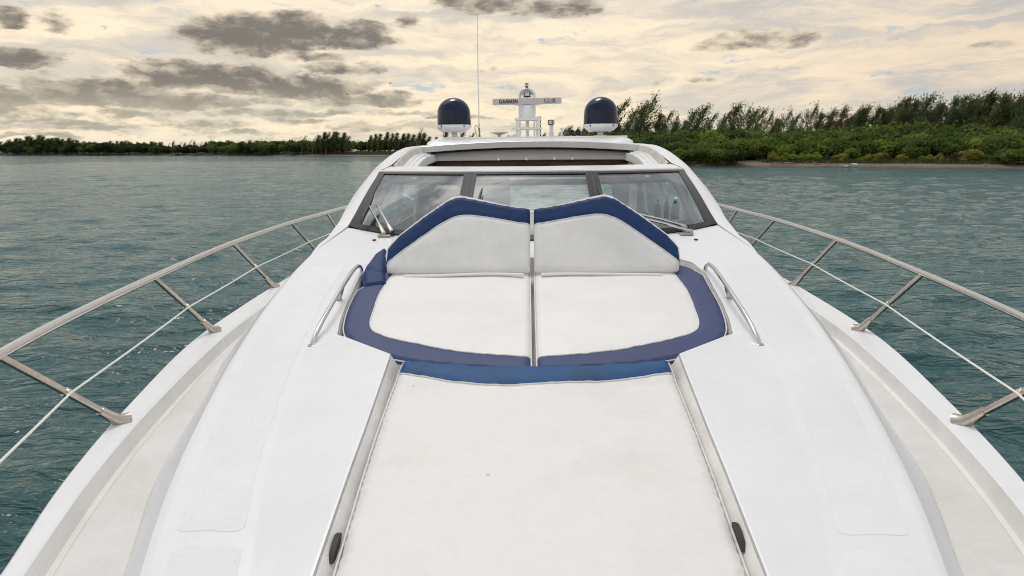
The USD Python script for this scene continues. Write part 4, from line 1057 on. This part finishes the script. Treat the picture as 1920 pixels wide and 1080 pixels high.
# arch with lamps behind the radar
ya_ = 12.25
arch = [(-.135, 4.0), (-.135, 4.33), (-.125, 4.38), (-.085, 4.43), (0, 4.455), (.085, 4.43), (.125, 4.38), (.135, 4.33), (.135, 4.0)]
obj('lamp_arch', cat([tube(spline([(cx+a, ya_, b) for a, b in arch], 40), .022, 10, r2=.05), trimesh.convex.convex_hull(np.array([(cx+a, ya_+d_, b) for a, b in [(-.115, 4.34), (.115, 4.34), (.10, 4.41), (-.10, 4.41), (0, 4.44)] for d_ in (-.02, .03)])), tube([(cx-.135, ya_, 3.59), (cx-.135, ya_, 4.02)], .02, 8), tube([(cx+.135, ya_, 3.59), (cx+.135, ya_, 4.02)], .02, 8)]), 'white_paint', yacht)
fl = obj('flood_lamp', box(cx-.058, cx+.060, ya_-.10, ya_-.028, 4.31, 4.395, .008), 'black_plastic', yacht, label='black deck lamp on the arch above the radar')
obj('lens', box(cx-.042, cx+.042, ya_-.104, ya_-.099, 4.322, 4.384), 'lamp_lens', fl); obj('bracket', cat([box(cx-.085, cx+.085, ya_-.09, ya_-.02, 4.300, 4.312, .003), tube([(cx, ya_-.06, 4.30), (cx, ya_-.06, 4.255)], .009, 6)]), 'black_plastic', fl)
nl = obj('masthead_light', cat([lathe([(.015, 4.45), (.018, 4.47), (.026, 4.485), (.034, 4.497), (.0, 4.498)], (cx-.005, ya_, 0), 16)]), 'black_plastic', yacht, label='small black masthead light at the very top of the radar arch')
obj('lens', lathe([(.030, 4.498), (.030, 4.535)], (cx-.005, ya_, 0), 16), 'lamp_lens', nl); obj('lamp_top', lathe([(.036, 4.535), (.036, 4.55), (.0, 4.552)], (cx-.005, ya_, 0), 16), 'black_plastic', nl); obj('shade_pin', box(cx-.014, cx+.008, ya_-.012, ya_+.012, 4.498, 4.535), 'black_plastic', nl)
# searchlight, short post, horns, flat antenna, whip
sx0 = .395
sl = obj('searchlight', cat([box(sx0-.062, sx0+.062, 11.82, 11.98, 3.79, 3.885, .02), box(sx0-.030, sx0+.035, 11.87, 11.95, 3.66, 3.795, .01), box(sx0-.045, sx0+.048, 11.85, 11.97, 3.589, 3.665, .01)]), 'white_paint', yacht, label='white square searchlight on a short post right of the radar')
obj('bezel', box(sx0-.064, sx0+.034, 11.806, 11.826, 3.795, 3.880, .006), 'black_plastic', sl); obj('lens', box(sx0-.050, sx0+.018, 11.802, 11.808, 3.81, 3.868, .002), 'lamp_lens', sl); obj('bulb', lathe([(.001, 0), (.016, .002), (.016, .008), (.001, .009)], (sx0+.01, 0, 0), 10) if False else box(sx0+.0, sx0+.016, 11.799, 11.803, 3.835, 3.85), 'black_plastic', sl)
obj('short_antenna', cat([lathe([(.018, 3.59), (.018, 3.70), (.032, 3.715), (.034, 3.742), (.001, 3.745)], (.585, 11.9, 0), 14)]), 'white_paint', yacht)
for k, hx in enumerate((.752, .862)):
    hh = []
    pr = [(.012, .42), (.016, .20), (.024, .06), (.050, 0.0), (.052, -.004), (.046, .002), (.018, .08), (.001, .12)]
    ang = np.arange(20)*2*np.pi/20
    Pm = np.array([[(hx+r*math.cos(a), 11.72+d_, 3.655+r*math.sin(a)) for a in ang] for r, d_ in pr])
    hn = obj('air_horn', grid(Pm, close_u=True), 'bronze', yacht); obj('horn_foot', box(hx-.012, hx+.012, 11.8, 11.9, 3.59, 3.645), 'steel_worn', hn); obj('throat', lathe([(.001, 0), (.03, 0)], (0, 0, 0), 6) if False else (lambda c: (c[0], c[1]))(vf(trimesh.creation.cylinder(.034, .004, sections=18, transform=trimesh.transformations.translation_matrix([hx, 11.735, 3.655]) @ trimesh.transformations.rotation_matrix(math.pi/2, [1, 0, 0])))), 'rubber', hn)
obj('flat_antenna', lathe([(.028, 3.59), (.024, 3.625), (.06, 3.64), (.165, 3.668), (.17, 3.676), (.15, 3.682), (.001, 3.684)], (-.545, 11.9, 0), 28), 'cream_plastic', yacht, label='flat round cream antenna left of the radar')
obj('cover_cap', lathe([(.12, 3.59), (.11, 3.615), (.07, 3.635), (.001, 3.64)], (-.30, 11.95, 0), 20), 'white_paint', yacht)
wx_ = -.905
wa = obj('whip_antenna', tube([(wx_, 11.9, 3.76), (wx_-.004, 11.9, 4.7), (wx_+.004, 11.9, 5.70)], [.011, .009, .006], 8), 'white_paint', yacht, label='tall thin whip antenna between the left dome and the radar')
obj('ferrule', cat([tube([(wx_, 11.9, 3.69), (wx_, 11.9, 3.76)], [.017, .013], 8), tube([(wx_, 11.9, 3.592), (wx_, 11.9, 3.64)], .022, 8), tube([(wx_, 11.9, 3.64), (wx_+.005, 11.9, 3.69)], .013, 8), tube([(wx_, 11.9, 3.80), (wx_, 11.9, 3.815)], .015, 8)]), 'bronze', wa)
obj('antenna_cable', tube(smooth_curve([(wx_-.052, 11.9, 3.59), (wx_-.056, 11.9, 3.66), (wx_-.080, 11.9, 3.76), (wx_-.06, 11.9, 3.80), (wx_-.02, 11.9, 3.76), (wx_-.012, 11.9, 3.72)], 24), .005, 6), 'black_plastic', wa)
obj('loudhailer_post', cat([tube([(-1.515, 11.95, 3.55), (-1.515, 11.95, 3.70)], .018, 8), tube([(-1.56, 11.95, 3.55), (-1.56, 11.95, 3.70)], .006, 6)]), 'black_plastic', yacht)

# ---- interior seen through the glass and the roof opening
obj('cabin_floor', box(-1.95, 1.95, 5.9, 11.0, 1.55, 1.58), 'floor_teak', yacht)
rows = []
for u in np.linspace(-1, 1, 21):
    b = wbase(u); rows.append([(b[0]*.97, b[1]+.06, b[2]-.035), (b[0]*.97, b[1]+.45, b[2]-.02), (b[0]*.95, max(b[1]+.75, 6.25), b[2]-.05), (b[0]*.95, max(b[1]+.80, 6.3), 2.3), (b[0]*.95, 6.45, 1.58)])
obj('dashboard', grid(rows, flip=True), 'interior_grey', yacht)
bh = [box(-1.75, -.86, 9.80, 9.86, 1.58, 3.17), box(-.84, -.30, 9.78, 9.82, 1.58, 2.95), box(-.86, 1.25, 9.80, 9.86, 2.96, 3.17), box(1.25, 1.50, 9.80, 9.86, 1.58, 2.958), box(1.50, 1.63, 9.80, 9.86, 1.58, 2.45), box(1.63, 1.9, 9.80, 9.86, 1.58, 2.958), box(1.252, 1.9, 9.80, 9.86, 2.90, 3.17)]
for k, b in enumerate(bh[:1]+bh[2:6]): obj('aft_bulkhead', b, 'interior_grey', yacht)
obj('cabin_door', bh[1], 'interior_white', yacht, label='pale cabin door panel behind the centre windscreen pane')
obj('wood_fascia', box(-1.45, 1.45, 9.70, 9.79, 3.06, 3.208), 'wood', yacht, label='brown wood fascia inside the roof opening')
for k, (xa, xb) in enumerate(((-1.38, -1.0), (-.95, -.2), (.3, 1.0))):
    obj('wood_panel', box(xa, xb, 9.66, 9.70, 3.05, 3.185), 'wood', yacht)
def wall(side):
    rows = []
    for y in np.linspace(6.0, 9.8, 12):
        rows.append([(side*1.82, y, 1.58), (side*1.80, y, 2.42), (side*1.70, y, 2.46)])
    rows2 = []
    return grid(rows, flip=side > 0)
for s_ in (-1, 1):
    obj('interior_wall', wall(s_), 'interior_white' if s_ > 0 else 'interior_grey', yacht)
    for y0, y1 in ((6.9, 7.05), (8.25, 8.37), (9.5, 9.8)):
        obj('window_pillar', trimesh.convex.convex_hull(np.array([(s_*x, y+dy, z) for y in (y0, y1) for x, z, dy in ((1.74, 2.45, 0), (1.70, 2.45, 0), (1.66, 3.1, .25), (1.70, 3.1, .25))])), 'interior_white', yacht)
    obj('window_header', box(min(s_*1.55, s_*1.70), max(s_*1.55, s_*1.70), 7.3, 9.8, 3.02, 3.16, .02), 'interior_white', yacht)
def helm_seat(x, y, lb):
    s0 = obj('helm_seat', box(x-.27, x+.27, y-.05, y+.5, 2.05, 2.22, .05), 'seat_leather', yacht, smooth=40, label=lb)
    v, f = box(x-.26, x+.26, y+.45, y+.60, 2.2, 2.80, .05); obj('seat_back', (v, f), 'seat_leather', s0, smooth=40)
    obj('headrest', box(x-.16, x+.16, y+.46, y+.58, 2.79, 2.96, .045), 'seat_leather', s0, smooth=40); obj('seat_post', tube([(x, y+.25, 1.58), (x, y+.25, 2.06)], .06, 12), 'steel', s0)
helm_seat(-1.02, 7.35, 'cream helm seat behind the left windscreen pane')
helm_seat(-.40, 7.75, 'cream companion seat beside the helm seat') if False else None
obj('cockpit_deck', box(-2.2, 2.2, 9.9, 14.3, 1.78, 1.80), 'floor_teak', yacht)

# bottles behind the right pane
def bottle(x, y, z, r, h, m_, label, neck=.35):
    t = thing('bottle', label, 'bottle', (x, y, z), boat=True)
    obj('body', lathe([(.001, z), (r*.95, z), (r, z+.01), (r, z+h*.6), (r*.8, z+h*.7), (r*neck, z+h*.82), (r*neck, z+h*.92), (.001, z+h*.92)], (x, y, 0), 20), m_, t, smooth=40)
    obj('cap', lathe([(r*neck*1.15, z+h*.915), (r*neck*1.15, z+h), (.001, z+h)], (x, y, 0), 16), 'white_paint' if m_ != 'bottle_clear' else 'black_plastic', t)
zb = float(P(5.75))-.01
bottle(1.345, 6.02, zb, .036, .20, 'bottle_teal', 'teal bottle behind the right windscreen pane')
bottle(1.28, 6.10, zb, .022, .20, 'bottle_orange', 'slim orange bottle left of the teal bottle')
bottle(1.185, 6.05, zb, .030, .18, 'bottle_clear', 'pale clear bottle leftmost behind the right windscreen pane')
# flag at the stern
t = thing('ensign', 'small red flag hanging beyond the cabin, seen through the right pane', 'flag', (1.53, 14.3, 2.0), boat=True)
obj('staff', tube([(1.53, 14.3, 1.9), (1.53, 14.55, 3.1)], .012, 8), 'white_paint', t)
obj('cloth', solid(grid([[(1.53+.45*q, 14.5+.05*math.sin(q*6), 3.02-.36*s_-.25*q*(1-s_*.4)) for q in np.linspace(0, 1, 8)] for s_ in np.linspace(0, 1, 5)]), (0, .003, 0)), 'flag_red', t)

# ---- wipers
def wiper(pts_arm, offset, blade, lb, base):
    wv = obj('wiper', cat([tube(pts_arm, [.011]+[.009]*(len(pts_arm)-1), 8), tube(np.array(pts_arm)+np.array(offset), .009, 8)]), 'steel', yacht, label=lb)
    obj('pivot_plate', box(base[0]-.055, base[0]+.055, base[1]-.035, base[1]+.03, base[2]-.008, base[2]+.008, .003), 'steel_worn', wv)
    for k_ in (0, 1):
        a_ = np.array(pts_arm[0])+np.array(offset)*k_; d_ = unit(np.array(pts_arm[1])-np.array(pts_arm[0]))
        pv = obj('wiper_pivot', tube(np.array([a_+d_*.10, a_+d_*.03, a_-d_*.035]), [.011, .017, .018], 8, r2=[.009, .013, .014]), 'steel', wv)
        obj('pivot_nut', tube(np.array([a_-d_*.035-np.array([0, 0, .02]), a_-d_*.035+np.array([0, 0, .018])]), .016, 10), 'rubber' if k_ else 'steel_worn', wv)
    if blade is not None: obj('wiper_blade', tube(blade, [.006, .013, .016, .013, .006], 6, r2=[.010, .02, .022, .02, .010]), 'rubber', wv)
bl = np.array([-1.235, 5.33, 2.69])
wiper([(-1.25, 5.35, 2.715), (-1.34, 5.52, 2.80), (-1.46, 5.76, 2.90)], (.065, .02, .012), [(-1.475, 5.52, 2.77), (-1.472, 5.62, 2.83), (-1.466, 5.74, 2.885), (-1.464, 5.86, 2.935), (-1.462, 5.97, 2.985)], 'left wiper swung up against its windscreen pane', bl)
br_ = np.array([1.285, 5.33, 2.69])
wiper([(1.30, 5.36, 2.715), (1.12, 5.40, 2.765), (.92, 5.44, 2.81)], (-.02, .06, .03), None, 'right wiper lying low across its windscreen pane', br_)
wiper([(-.55, 5.30, 2.70), (-.53, 5.5, 2.80)], (.05, 0, .01), [(-.50, 5.45, 2.78), (-.49, 5.6, 2.85), (-.475, 5.75, 2.92), (-.463, 5.9, 2.985), (-.455, 6.02, 3.03)], 'centre wiper whose black blade tip shows above the left backrest', np.array([-.55, 5.24, 2.68]))
obj('wiper_blade', tube([(.64, 5.6, 2.86), (.632, 5.75, 2.93), (.625, 5.88, 2.99), (.617, 5.98, 3.03), (.61, 6.06, 3.065)], [.006, .012, .015, .012, .006], 6, r2=[.01, .018, .02, .016, .006]), 'rubber', yacht, label='black blade tip above the right backrest')
for x, y in ((-1.30, 5.22), (1.33, 5.18)):
    obj('washer_nozzle', lathe([(.016, float(P(y))), (.016, float(P(y))+.012), (.001, float(P(y))+.014)], (x, y, 0), 12), 'black_plastic', yacht)

# ---- bow rail, stanchions, lifelines
RZ = 2.57
rail = [(.10, -1.95, 2.56), (.55, -1.75, 2.565), (1.12, -.95, RZ), (1.62, .35, RZ), (1.96, 1.5, RZ), (2.255, 2.52, RZ), (2.41, 3.24, RZ), (2.555, 4.17, RZ), (2.675, 5.1, RZ), (2.745, 5.86, RZ), (2.79, 7.0, RZ), (2.785, 7.8, RZ), (2.74, 8.7, RZ), (2.69, 9.45, RZ), (2.66, 9.75, RZ-.05), (2.64, 9.95, RZ-.2), (2.62, 10.05, 2.09)]
RC = smooth_curve(rail, 130)
stan = [(1.30, .97, 1.10), (2.06, 2.93, 2.50), (2.37, 4.54, 4.17), (2.525, 6.10, 5.80), (2.575, 7.78, 7.45), (2.60, 8.95, 8.58), (1.02, -.1, -.3)]
stan[0] = (float(xo(1.30))-.05, 1.30, .90)
lifelines = []
for sd in (-1, 1):
    M = np.array([sd, 1, 1.0])
    side_w = 'left' if sd < 0 else 'right'
    rl = obj('bow_rail', tube(RC*M, .0235, 14, r2=.019), 'steel', yacht, label='polished steel rail along the %s side of the bow' % side_w)
    obj('rail_groove', cat([tube((RC+np.array([-.022, 0, .004]))*M, .0045, 6), ]), 'steel_worn', rl)
    mids = []
    for bx, by, ty in stan:
        top = RC[np.argmin(abs(RC[:, 1]-ty))]; b = np.array([bx, by, ZC]); tp = np.array([top[0], top[1], RZ-.012])
        d = unit(tp-b); mid = b*.5+tp*.5; mids.append(mid)
        s_ = obj('stanchion', tube(np.array([b+d*.10, tp])*M, .0172, 12), 'steel_worn', rl)
    for (bx, by, ty) in stan:
        top = RC[np.argmin(abs(RC[:, 1]-ty))]; b = np.array([bx, by, ZC]); tp = np.array([top[0], top[1], RZ-.012]); d = unit(tp-b)
        fl_ = np.array([b+np.array([-.02, .025, .003]), b+d*.022, b+d*.07, b+d*.135])
        obj('stanchion_base', tube(fl_*M, [.037, .031, .026, .0225], 14), 'steel_worn', rl)
        obj('rope_clip', tube(np.array([b*.5+tp*.5-d*.009, b*.5+tp*.5+d*.009])*M, .0225, 12), 'steel', rl)
    mids = sorted(mids, key=lambda q: q[1])
    pts = []
    for a, b in zip(mids[:-1], mids[1:]):
        for q in np.linspace(0, 1, 9)[:-1]:
            c = a*(1-q)+b*q; c[2] -= .005*math.sin(q*math.pi); c[0] -= .024; pts.append(c)
    pts.append(mids[-1]-np.array([.03, 0, 0])); pts.append(np.array([2.58, 10.0, 2.33]))
    lifelines.append((sd, np.array(pts)))
for sd, pts in lifelines:
    r = obj('lifeline_rope', tube(pts*np.array([sd, 1, 1.0]), .0053, 8), 'rope', boat=True)
    tag(r.prim, 'white rope lifeline tied along the stanchions on the %s side' % ('left' if sd < 0 else 'right'), 'rope')
for sd in (-1, 1):
    M = np.array([sd, 1, 1.0])
    obj('cleat', cat([tube(np.array([(2.50, 6.75, 2.145), (2.51, 6.86, 2.155), (2.53, 7.05, 2.155), (2.54, 7.16, 2.145)])*M, [.012, .02, .02, .012], 10), tube(np.array([(2.51, 6.9, 2.08), (2.512, 6.9, 2.15)])*M, .018, 10), tube(np.array([(2.53, 7.02, 2.08), (2.532, 7.02, 2.15)])*M, .018, 10)]), 'steel', yacht)
# ---- grab rails beside the sunpad
for sd in (-1, 1):
    M = np.array([sd, 1, 1.0]); p = lambda x, y, h: (x, y, float(P(y))+h)
    path = smooth_curve([p(1.212, 3.325, .0), p(1.205, 3.40, .045), p(1.200, 3.60, .082), p(1.203, 3.85, .098), p(1.212, 4.10, .100), p(1.222, 4.30, .088), p(1.225, 4.44, .055), p(1.225, 4.49, .0)], 50)
    gr = obj('grab_rail', tube(path*M, .0138, 12), 'steel', yacht, label='curved steel grab rail %s of the sunpad' % ('left' if sd < 0 else 'right'))
    obj('rail_leg', tube(np.array([p(1.243, 3.97, .0), p(1.212, 3.96, .095)])*M, .0145, 10), 'steel_worn', gr)
    obj('rail_foot', cat([lathe([(.024, 0), (.022, .003), (.015, .004)], (sd*1.212, 3.325, float(P(3.325))+.003), 16), lathe([(.021, 0), (.02, .003), (.014, .004)], (sd*1.243, 3.97, float(P(3.97))+.003), 16)]), 'steel_worn', gr)
# ---- non-skid panels, raised a hair above the gelcoat
def panel(poly, hfun, m_, name, th=.0014):
    q = poly.buffer(-.03).buffer(.03).simplify(.002)
    v, f = cushion_grid(q, .08); z = np.array([hfun(a, b) for a, b in v])
    obj(name, solid((np.c_[v, z+th], f), (0, 0, -.005)), m_, yacht, smooth=25)
def ring_pts(poly, step):
    c = poly.exterior if poly.geom_type == 'Polygon' else poly
    n = max(8, int(c.length/step)); return np.array([c.interpolate(i/n, normalized=True).coords[0] for i in range(n)])
def cushion_grid(poly, step):
    """triangulated fill of a polygon"""
    B = [np.array(ring.coords)[:-1] for ring in [poly.exterior, *poly.interiors]]
    B = [np.vstack([b, ring_pts(Polygon(b), step*.6)]) for b in B]
    x0, y0, x1, y1 = poly.bounds
    X, Y = np.meshgrid(np.arange(x0, x1, step), np.arange(y0, y1, step*.87)); X[1::2] += step/2
    G = np.c_[X.ravel(), Y.ravel()]
    inner = poly.buffer(-step*.4)
    G = G[shapely.contains_xy(inner, G[:, 0], G[:, 1])]
    V = np.unique(np.round(np.vstack(B+[G]), 6), axis=0)
    T = Delaunay(V).simplices
    c = V[T].mean(1); a = V[T]
    area = (a[:, 1, 0]-a[:, 0, 0])*(a[:, 2, 1]-a[:, 0, 1])-(a[:, 2, 0]-a[:, 0, 0])*(a[:, 1, 1]-a[:, 0, 1])
    ok = shapely.contains_xy(poly, c[:, 0], c[:, 1]) & (abs(area) > 1e-9)
    T = T[ok]; area = area[ok]; T[area < 0] = T[area < 0][:, ::-1]
    return V, T
def fore_h(x, y):
    wx, gx, e, p = well_x(y), float(xg(y)), float(xe(y)), float(P(y))
    ax = abs(x); raise_ = .040*float(np.interp(y, [.2, .5, 3.36, 3.50], [0, 1, 1, 0]))
    gx = max(gx, wx+.05)
    return float(np.interp(ax, [wx+.018, wx+.6*(gx-wx), gx-.006, gx+.012, gx+.5*(e-gx), e-.03], [p+raise_, p+raise_*.42+.001, p+.004, p+.001, p+.006, p]))
def strip_poly(fa, fb, y0, y1, n=24):
    yy = np.linspace(y0, y1, n); return Polygon([(fa(y), y) for y in yy]+[(fb(y), y) for y in yy[::-1]])
for sd in (1, -1):
    def flip(p_): return p_ if sd > 0 else shapely.affinity.scale(p_, -1, 1, origin=(0, 0))
    import shapely.affinity
    for fa, fb, y0, y1 in ((lambda y: float(xg(y))+.045, lambda y: float(xe(y))-.075, 1.93, 4.6), (lambda y: float(xg(y))+.045, lambda y: float(xe(y))-.075, .9, 1.86), (lambda y: .79, lambda y: float(xg(y))-.03, 1.0, 1.0)):
        if y1 > y0: panel(flip(strip_poly(fa, fb, y0, y1)), fore_h, 'nonskid', 'nonskid_panel')
# black recessed insert in the inner wall beside the front pad
for sd, y0 in ((-1, 1.80), (1, 1.86)):
    pts = []
    ww = lambda y, z: (sd*(well_x(y)-.012), y, z)
    pr = [(0, .0), (.05, .032), (.11, .043), (.17, .036), (.21, .012), (.20, -.02), (.12, -.05), (.04, -.03)]
    c = np.array([ww(y0+a*.62, float(P(y0+a*.62))+b*.5-.004) for a, b in pr]); d_ = np.array([-sd*.017, 0, 0])
    v = np.vstack([c, c+d_]); obj('wall_recess', trimesh.convex.convex_hull(v), 'rubber', yacht, label='black recess in the %s wall of the sunpad well' % ('left' if sd < 0 else 'right'))

# ------------------------------------------------------------------ cushions
def rnd(p, r): return p.buffer(-r, quad_segs=6).buffer(2*r, quad_segs=6).buffer(-r, quad_segs=6)
def puff(xy, outline, T, r, seam=None, seed=0, wr=.004, crown=.012, bulge=None):
    pt = shapely.points(xy); d = shapely.distance(pt, outline.boundary)
    q = np.clip(d, 0, r); h = T-r+np.sqrt(np.maximum(r*r-(r-q)**2, 0))
    h += crown*np.clip(d/.35, 0, 1)
    n = meshkit.fbm(np.c_[xy*np.array([3.2, 5.5]), np.zeros(len(xy))], 4, seed)-.5
    h += wr*2.2*n*np.clip(d/.06, 0, 1)
    if bulge: h += bulge(xy)*np.clip(d/.02, .35, 1)
    n2 = meshkit.fbm(np.c_[xy*np.array([26., 26.]), np.zeros(len(xy))], 2, seed+3)-.5
    near = np.exp(-d/.05) if seam is None else np.maximum(np.exp(-d/.05), np.exp(-shapely.distance(pt, seam)/.045))
    h += .0065*n2*near*np.clip(d/.012, 0, 1)
    if seam is not None:
        ds = shapely.distance(pt, seam); h -= .007*np.exp(-(ds/.012)**2)
    return h
def cushion(root, outline, parts, to3, T, r=.03, seam=None, seed=0, step=.03, wr=.004, crown=.012, gusset='vinyl_white', pipe=True, bulge=None):
    """parts: (name, polygon, material)"""
    for nm, poly, m_ in parts:
        for pg in getattr(poly, 'geoms', [poly]):
            if pg.area < 1e-4: continue
            v, f = cushion_grid(pg, step); obj(nm, (to3(v, puff(v, outline, T, r, seam, seed, wr, crown, bulge)), f), m_, root, smooth=True)
    b = ring_pts(outline, .02)
    h0 = puff(b, outline, T, r, None, seed, wr, crown, bulge)
    rows = [to3(b, h0*q) for q in (1, .66, .33, 0)]
    obj('gusset', grid(np.array(rows), close_u=True), gusset, root, smooth=True)
    if pipe:
        bb = ring_pts(outline.buffer(-.004), .025); hb = puff(bb, outline, T, r, None, seed, wr, crown, bulge); p3 = to3(bb, hb+.004); obj('piping', tube(np.vstack([p3, p3[:1]]), .0042, 6, caps=False), 'piping_white', root)
    if seam is not None:
        L_ = seam.length; n = max(10, int(L_/.02)); sp = np.array([seam.interpolate(i/n, normalized=True).coords[0] for i in range(n+1)])
        obj('seam_piping', tube(to3(sp, puff(sp, outline, T, r, seam, seed, wr, crown, bulge)+.003), .0042, 6), 'piping_white', root)
def deck3(base):
    def to3(v, h):
        v = np.asarray(v); return np.c_[v[:, 0], v[:, 1], P(v[:, 1])+base+np.asarray(h)]
    return to3
# two main pads
for sd in (-1, 1):
    out = [(.010, 3.075), (.35, 3.098), (.70, 3.175), (.93, 3.30), (1.07, 3.46), (1.13, 3.65), (1.165, 3.9), (1.18, 4.15)]
    out += [(1.20, 4.42), (1.14, 4.58), (1.06, 4.66), (.010, 4.66)] if sd > 0 else [(1.14, 4.26), (1.09, 4.40), (1.02, 4.55), (.010, 4.6)]
    o = smooth_curve(out[:8], 40).tolist()+out[8:]
    inn = smooth_curve([(-.01, 3.213), (.30, 3.245), (.58, 3.325), (.80, 3.425), (.915, 3.51), (.962, 3.62), (.985, 3.8), (1.003, 4.0), (1.008, 4.2), (.985, 4.45)], 50).tolist()+([(.97, 4.75)] if sd > 0 else [(.96, 4.75)])
    M = np.array([sd, 1.0])
    outline = rnd(Polygon(np.array(o)*M).buffer(0), .02)
    innerp = Polygon(np.array(inn+[(-.05, 4.75), (-.05, 3.21)])*M).buffer(0)
    seam = LineString(np.array(inn)*M).intersection(outline)
    if seam.geom_type != 'LineString': seam = max(seam.geoms, key=lambda s: s.length)
    w_ = 'left' if sd < 0 else 'right'
    t = thing('sunpad_cushion', '%s half of the white sunpad with navy border, flat on the foredeck' % w_, 'cushion', (sd*.6, 3.8, float(P(3.8))-.1), boat=True)
    cushion(t, outline, [('top_cover', outline.intersection(innerp), 'vinyl_white'), ('navy_border', outline.difference(innerp), 'vinyl_faded_navy')], deck3(-.105), .10, seam=seam, seed=11+sd, step=.024)
# upright wing piece at the left edge
w3 = Polygon([(-1.135, 4.20), (-1.195, 4.36), (-1.21, 4.52), (-1.20, 4.78), (-1.165, 4.93), (-1.135, 4.93), (-1.095, 4.72), (-1.055, 4.50), (-.995, 4.245)])
t = thing('wing_cushion', 'small navy wing cushion standing left of the left backrest', 'cushion', (-1.1, 4.5, float(P(4.5))-.08), boat=True)
wo = rnd(w3, .012)
cushion(t, wo, [('navy_cover', wo, 'vinyl_navy')], lambda v, h: np.c_[np.asarray(v)[:, 0], np.asarray(v)[:, 1], P(np.asarray(v)[:, 1])-.082+np.asarray(h)+.03*np.clip(np.asarray(v)[:, 1]-4.22, 0, 1)*(np.asarray(h) > .01)], .10, seed=5, step=.018, wr=.016, pipe=False, gusset='vinyl_navy', bulge=lambda q: -.014*np.exp(-((q[:, 1]-4.44+.25*(q[:, 0]+1.1))/.022)**2)+.012*np.exp(-((q[:, 1]-4.37+.25*(q[:, 0]+1.1))/.035)**2)-.010*np.exp(-((q[:, 1]-4.29)/.016)**2))
# front pad with blue bolster end
fo = smooth_curve([(.690, 3.135), (.45, 3.085), (.2, 3.062), (0, 3.058), (-.2, 3.062), (-.45, 3.085), (-.680, 3.135)], 40).tolist()
outline = rnd(Polygon([(-.640, .95), (.644, .95), (.656, 1.75), (.676, 2.2), (.685, 2.5), (.688, 2.85)]+fo+[(-.685, 2.85), (-.681, 2.5), (-.670, 2.2), (-.648, 1.75)]), .012)
t = thing('front_sunpad', 'long stained white front sunpad with a bright blue end, nearest the camera', 'cushion', (0, 2, float(P(2))-.1), boat=True)
bl_in = smooth_curve([(.72, 3.005), (.55, 2.955), (.33, 2.912), (.1, 2.898), (-.1, 2.885), (-.33, 2.905), (-.55, 2.955), (-.72, 3.015)], 40)
blue = Polygon(bl_in.tolist()+[(-.75, 3.2), (.75, 3.2)])
seam = LineString(bl_in).intersection(outline)
cushion(t, outline, [('top_cover', outline.difference(blue), 'vinyl_stained'), ('blue_bolster', outline.intersection(blue), 'vinyl_blue')], deck3(-.105), .105, r=.03, seam=seam, seed=21, wr=.006, step=.028, bulge=lambda q: .032*np.clip((q[:, 1]-2.86-.16*q[:, 0]**2)/.11, 0, 1)**.7)
# folded hems along the backrest feet and the backrests
AB = math.radians(52)
def back3(v, h):
    v = np.asarray(v); h = np.asarray(h); s_ = v[:, 1]
    return np.c_[v[:, 0], 4.42+s_*math.cos(AB)-h*math.sin(AB)+.105*math.sin(AB)-.02, 2.565+s_*math.sin(AB)+h*math.cos(AB)-.105*math.cos(AB)]
for sd in (-1, 1):
    M = np.array([sd, 1.0]); w_ = 'left' if sd < 0 else 'right'
    o = [(.014, .0), (1.022, .0), (1.040, .07), (1.040, .19), (1.02, .225), (.965, .30), (.79, .463), (.625, .600), (.575, .622), (.52, .628), (.44, .612), (.25, .565), (.10, .535), (.014, .522)]
    inn = smooth_curve([(-.01, .385), (.10, .392), (.25, .422), (.40, .448), (.50, .455), (.595, .428), (.775, .292), (.92, .165), (1.08, .018)], 50)
    outline = rnd(Polygon(np.array(o)*M).buffer(0), .018)
    innerp = Polygon(np.array(inn.tolist()+[(1.08, -.05), (-.01, -.05)])*M).buffer(0)
    seam = LineString(inn*M).intersection(outline)
    if seam.geom_type != 'LineString': seam = max(seam.geoms, key=lambda s: s.length)
    t = thing('backrest_cushion', '%s raised backrest of the sunpad, grey-white with a peaked navy top band' % w_, 'backrest', (sd*.5, 4.5, 2.6), boat=True)
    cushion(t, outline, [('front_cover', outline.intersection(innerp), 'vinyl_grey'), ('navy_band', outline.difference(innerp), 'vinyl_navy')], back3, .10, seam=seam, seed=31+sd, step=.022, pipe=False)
    bo = [(.03, .02), (1.03, .02), (1.062, .16), (1.055, .23), (.985, .325), (.80, .50), (.60, .662), (.54, .676), (.42, .648), (.24, .598), (.10, .566), (.03, .55)]
    bp = rnd(Polygon(np.array(bo)*M).buffer(0), .012)
    v, f = cushion_grid(bp, .06)
    top = back3(v, np.full(len(v), .03)); obj('backing_board', solid((top, f), back3(np.zeros((1, 2)), np.array([-.035]))[0]-back3(np.zeros((1, 2)), np.array([.03]))[0]), 'white_paint', t, smooth=25)
    hx = np.linspace(.06, .90, 30)
    hem = np.array([(sd*x, 4.372+.006*math.sin(9*x+sd), float(P(4.37))+.012+.006*math.sin(5*x)) for x in hx])
    obj('base_hem', tube(hem, .014, 8, r2=.011), 'vinyl_white', t)
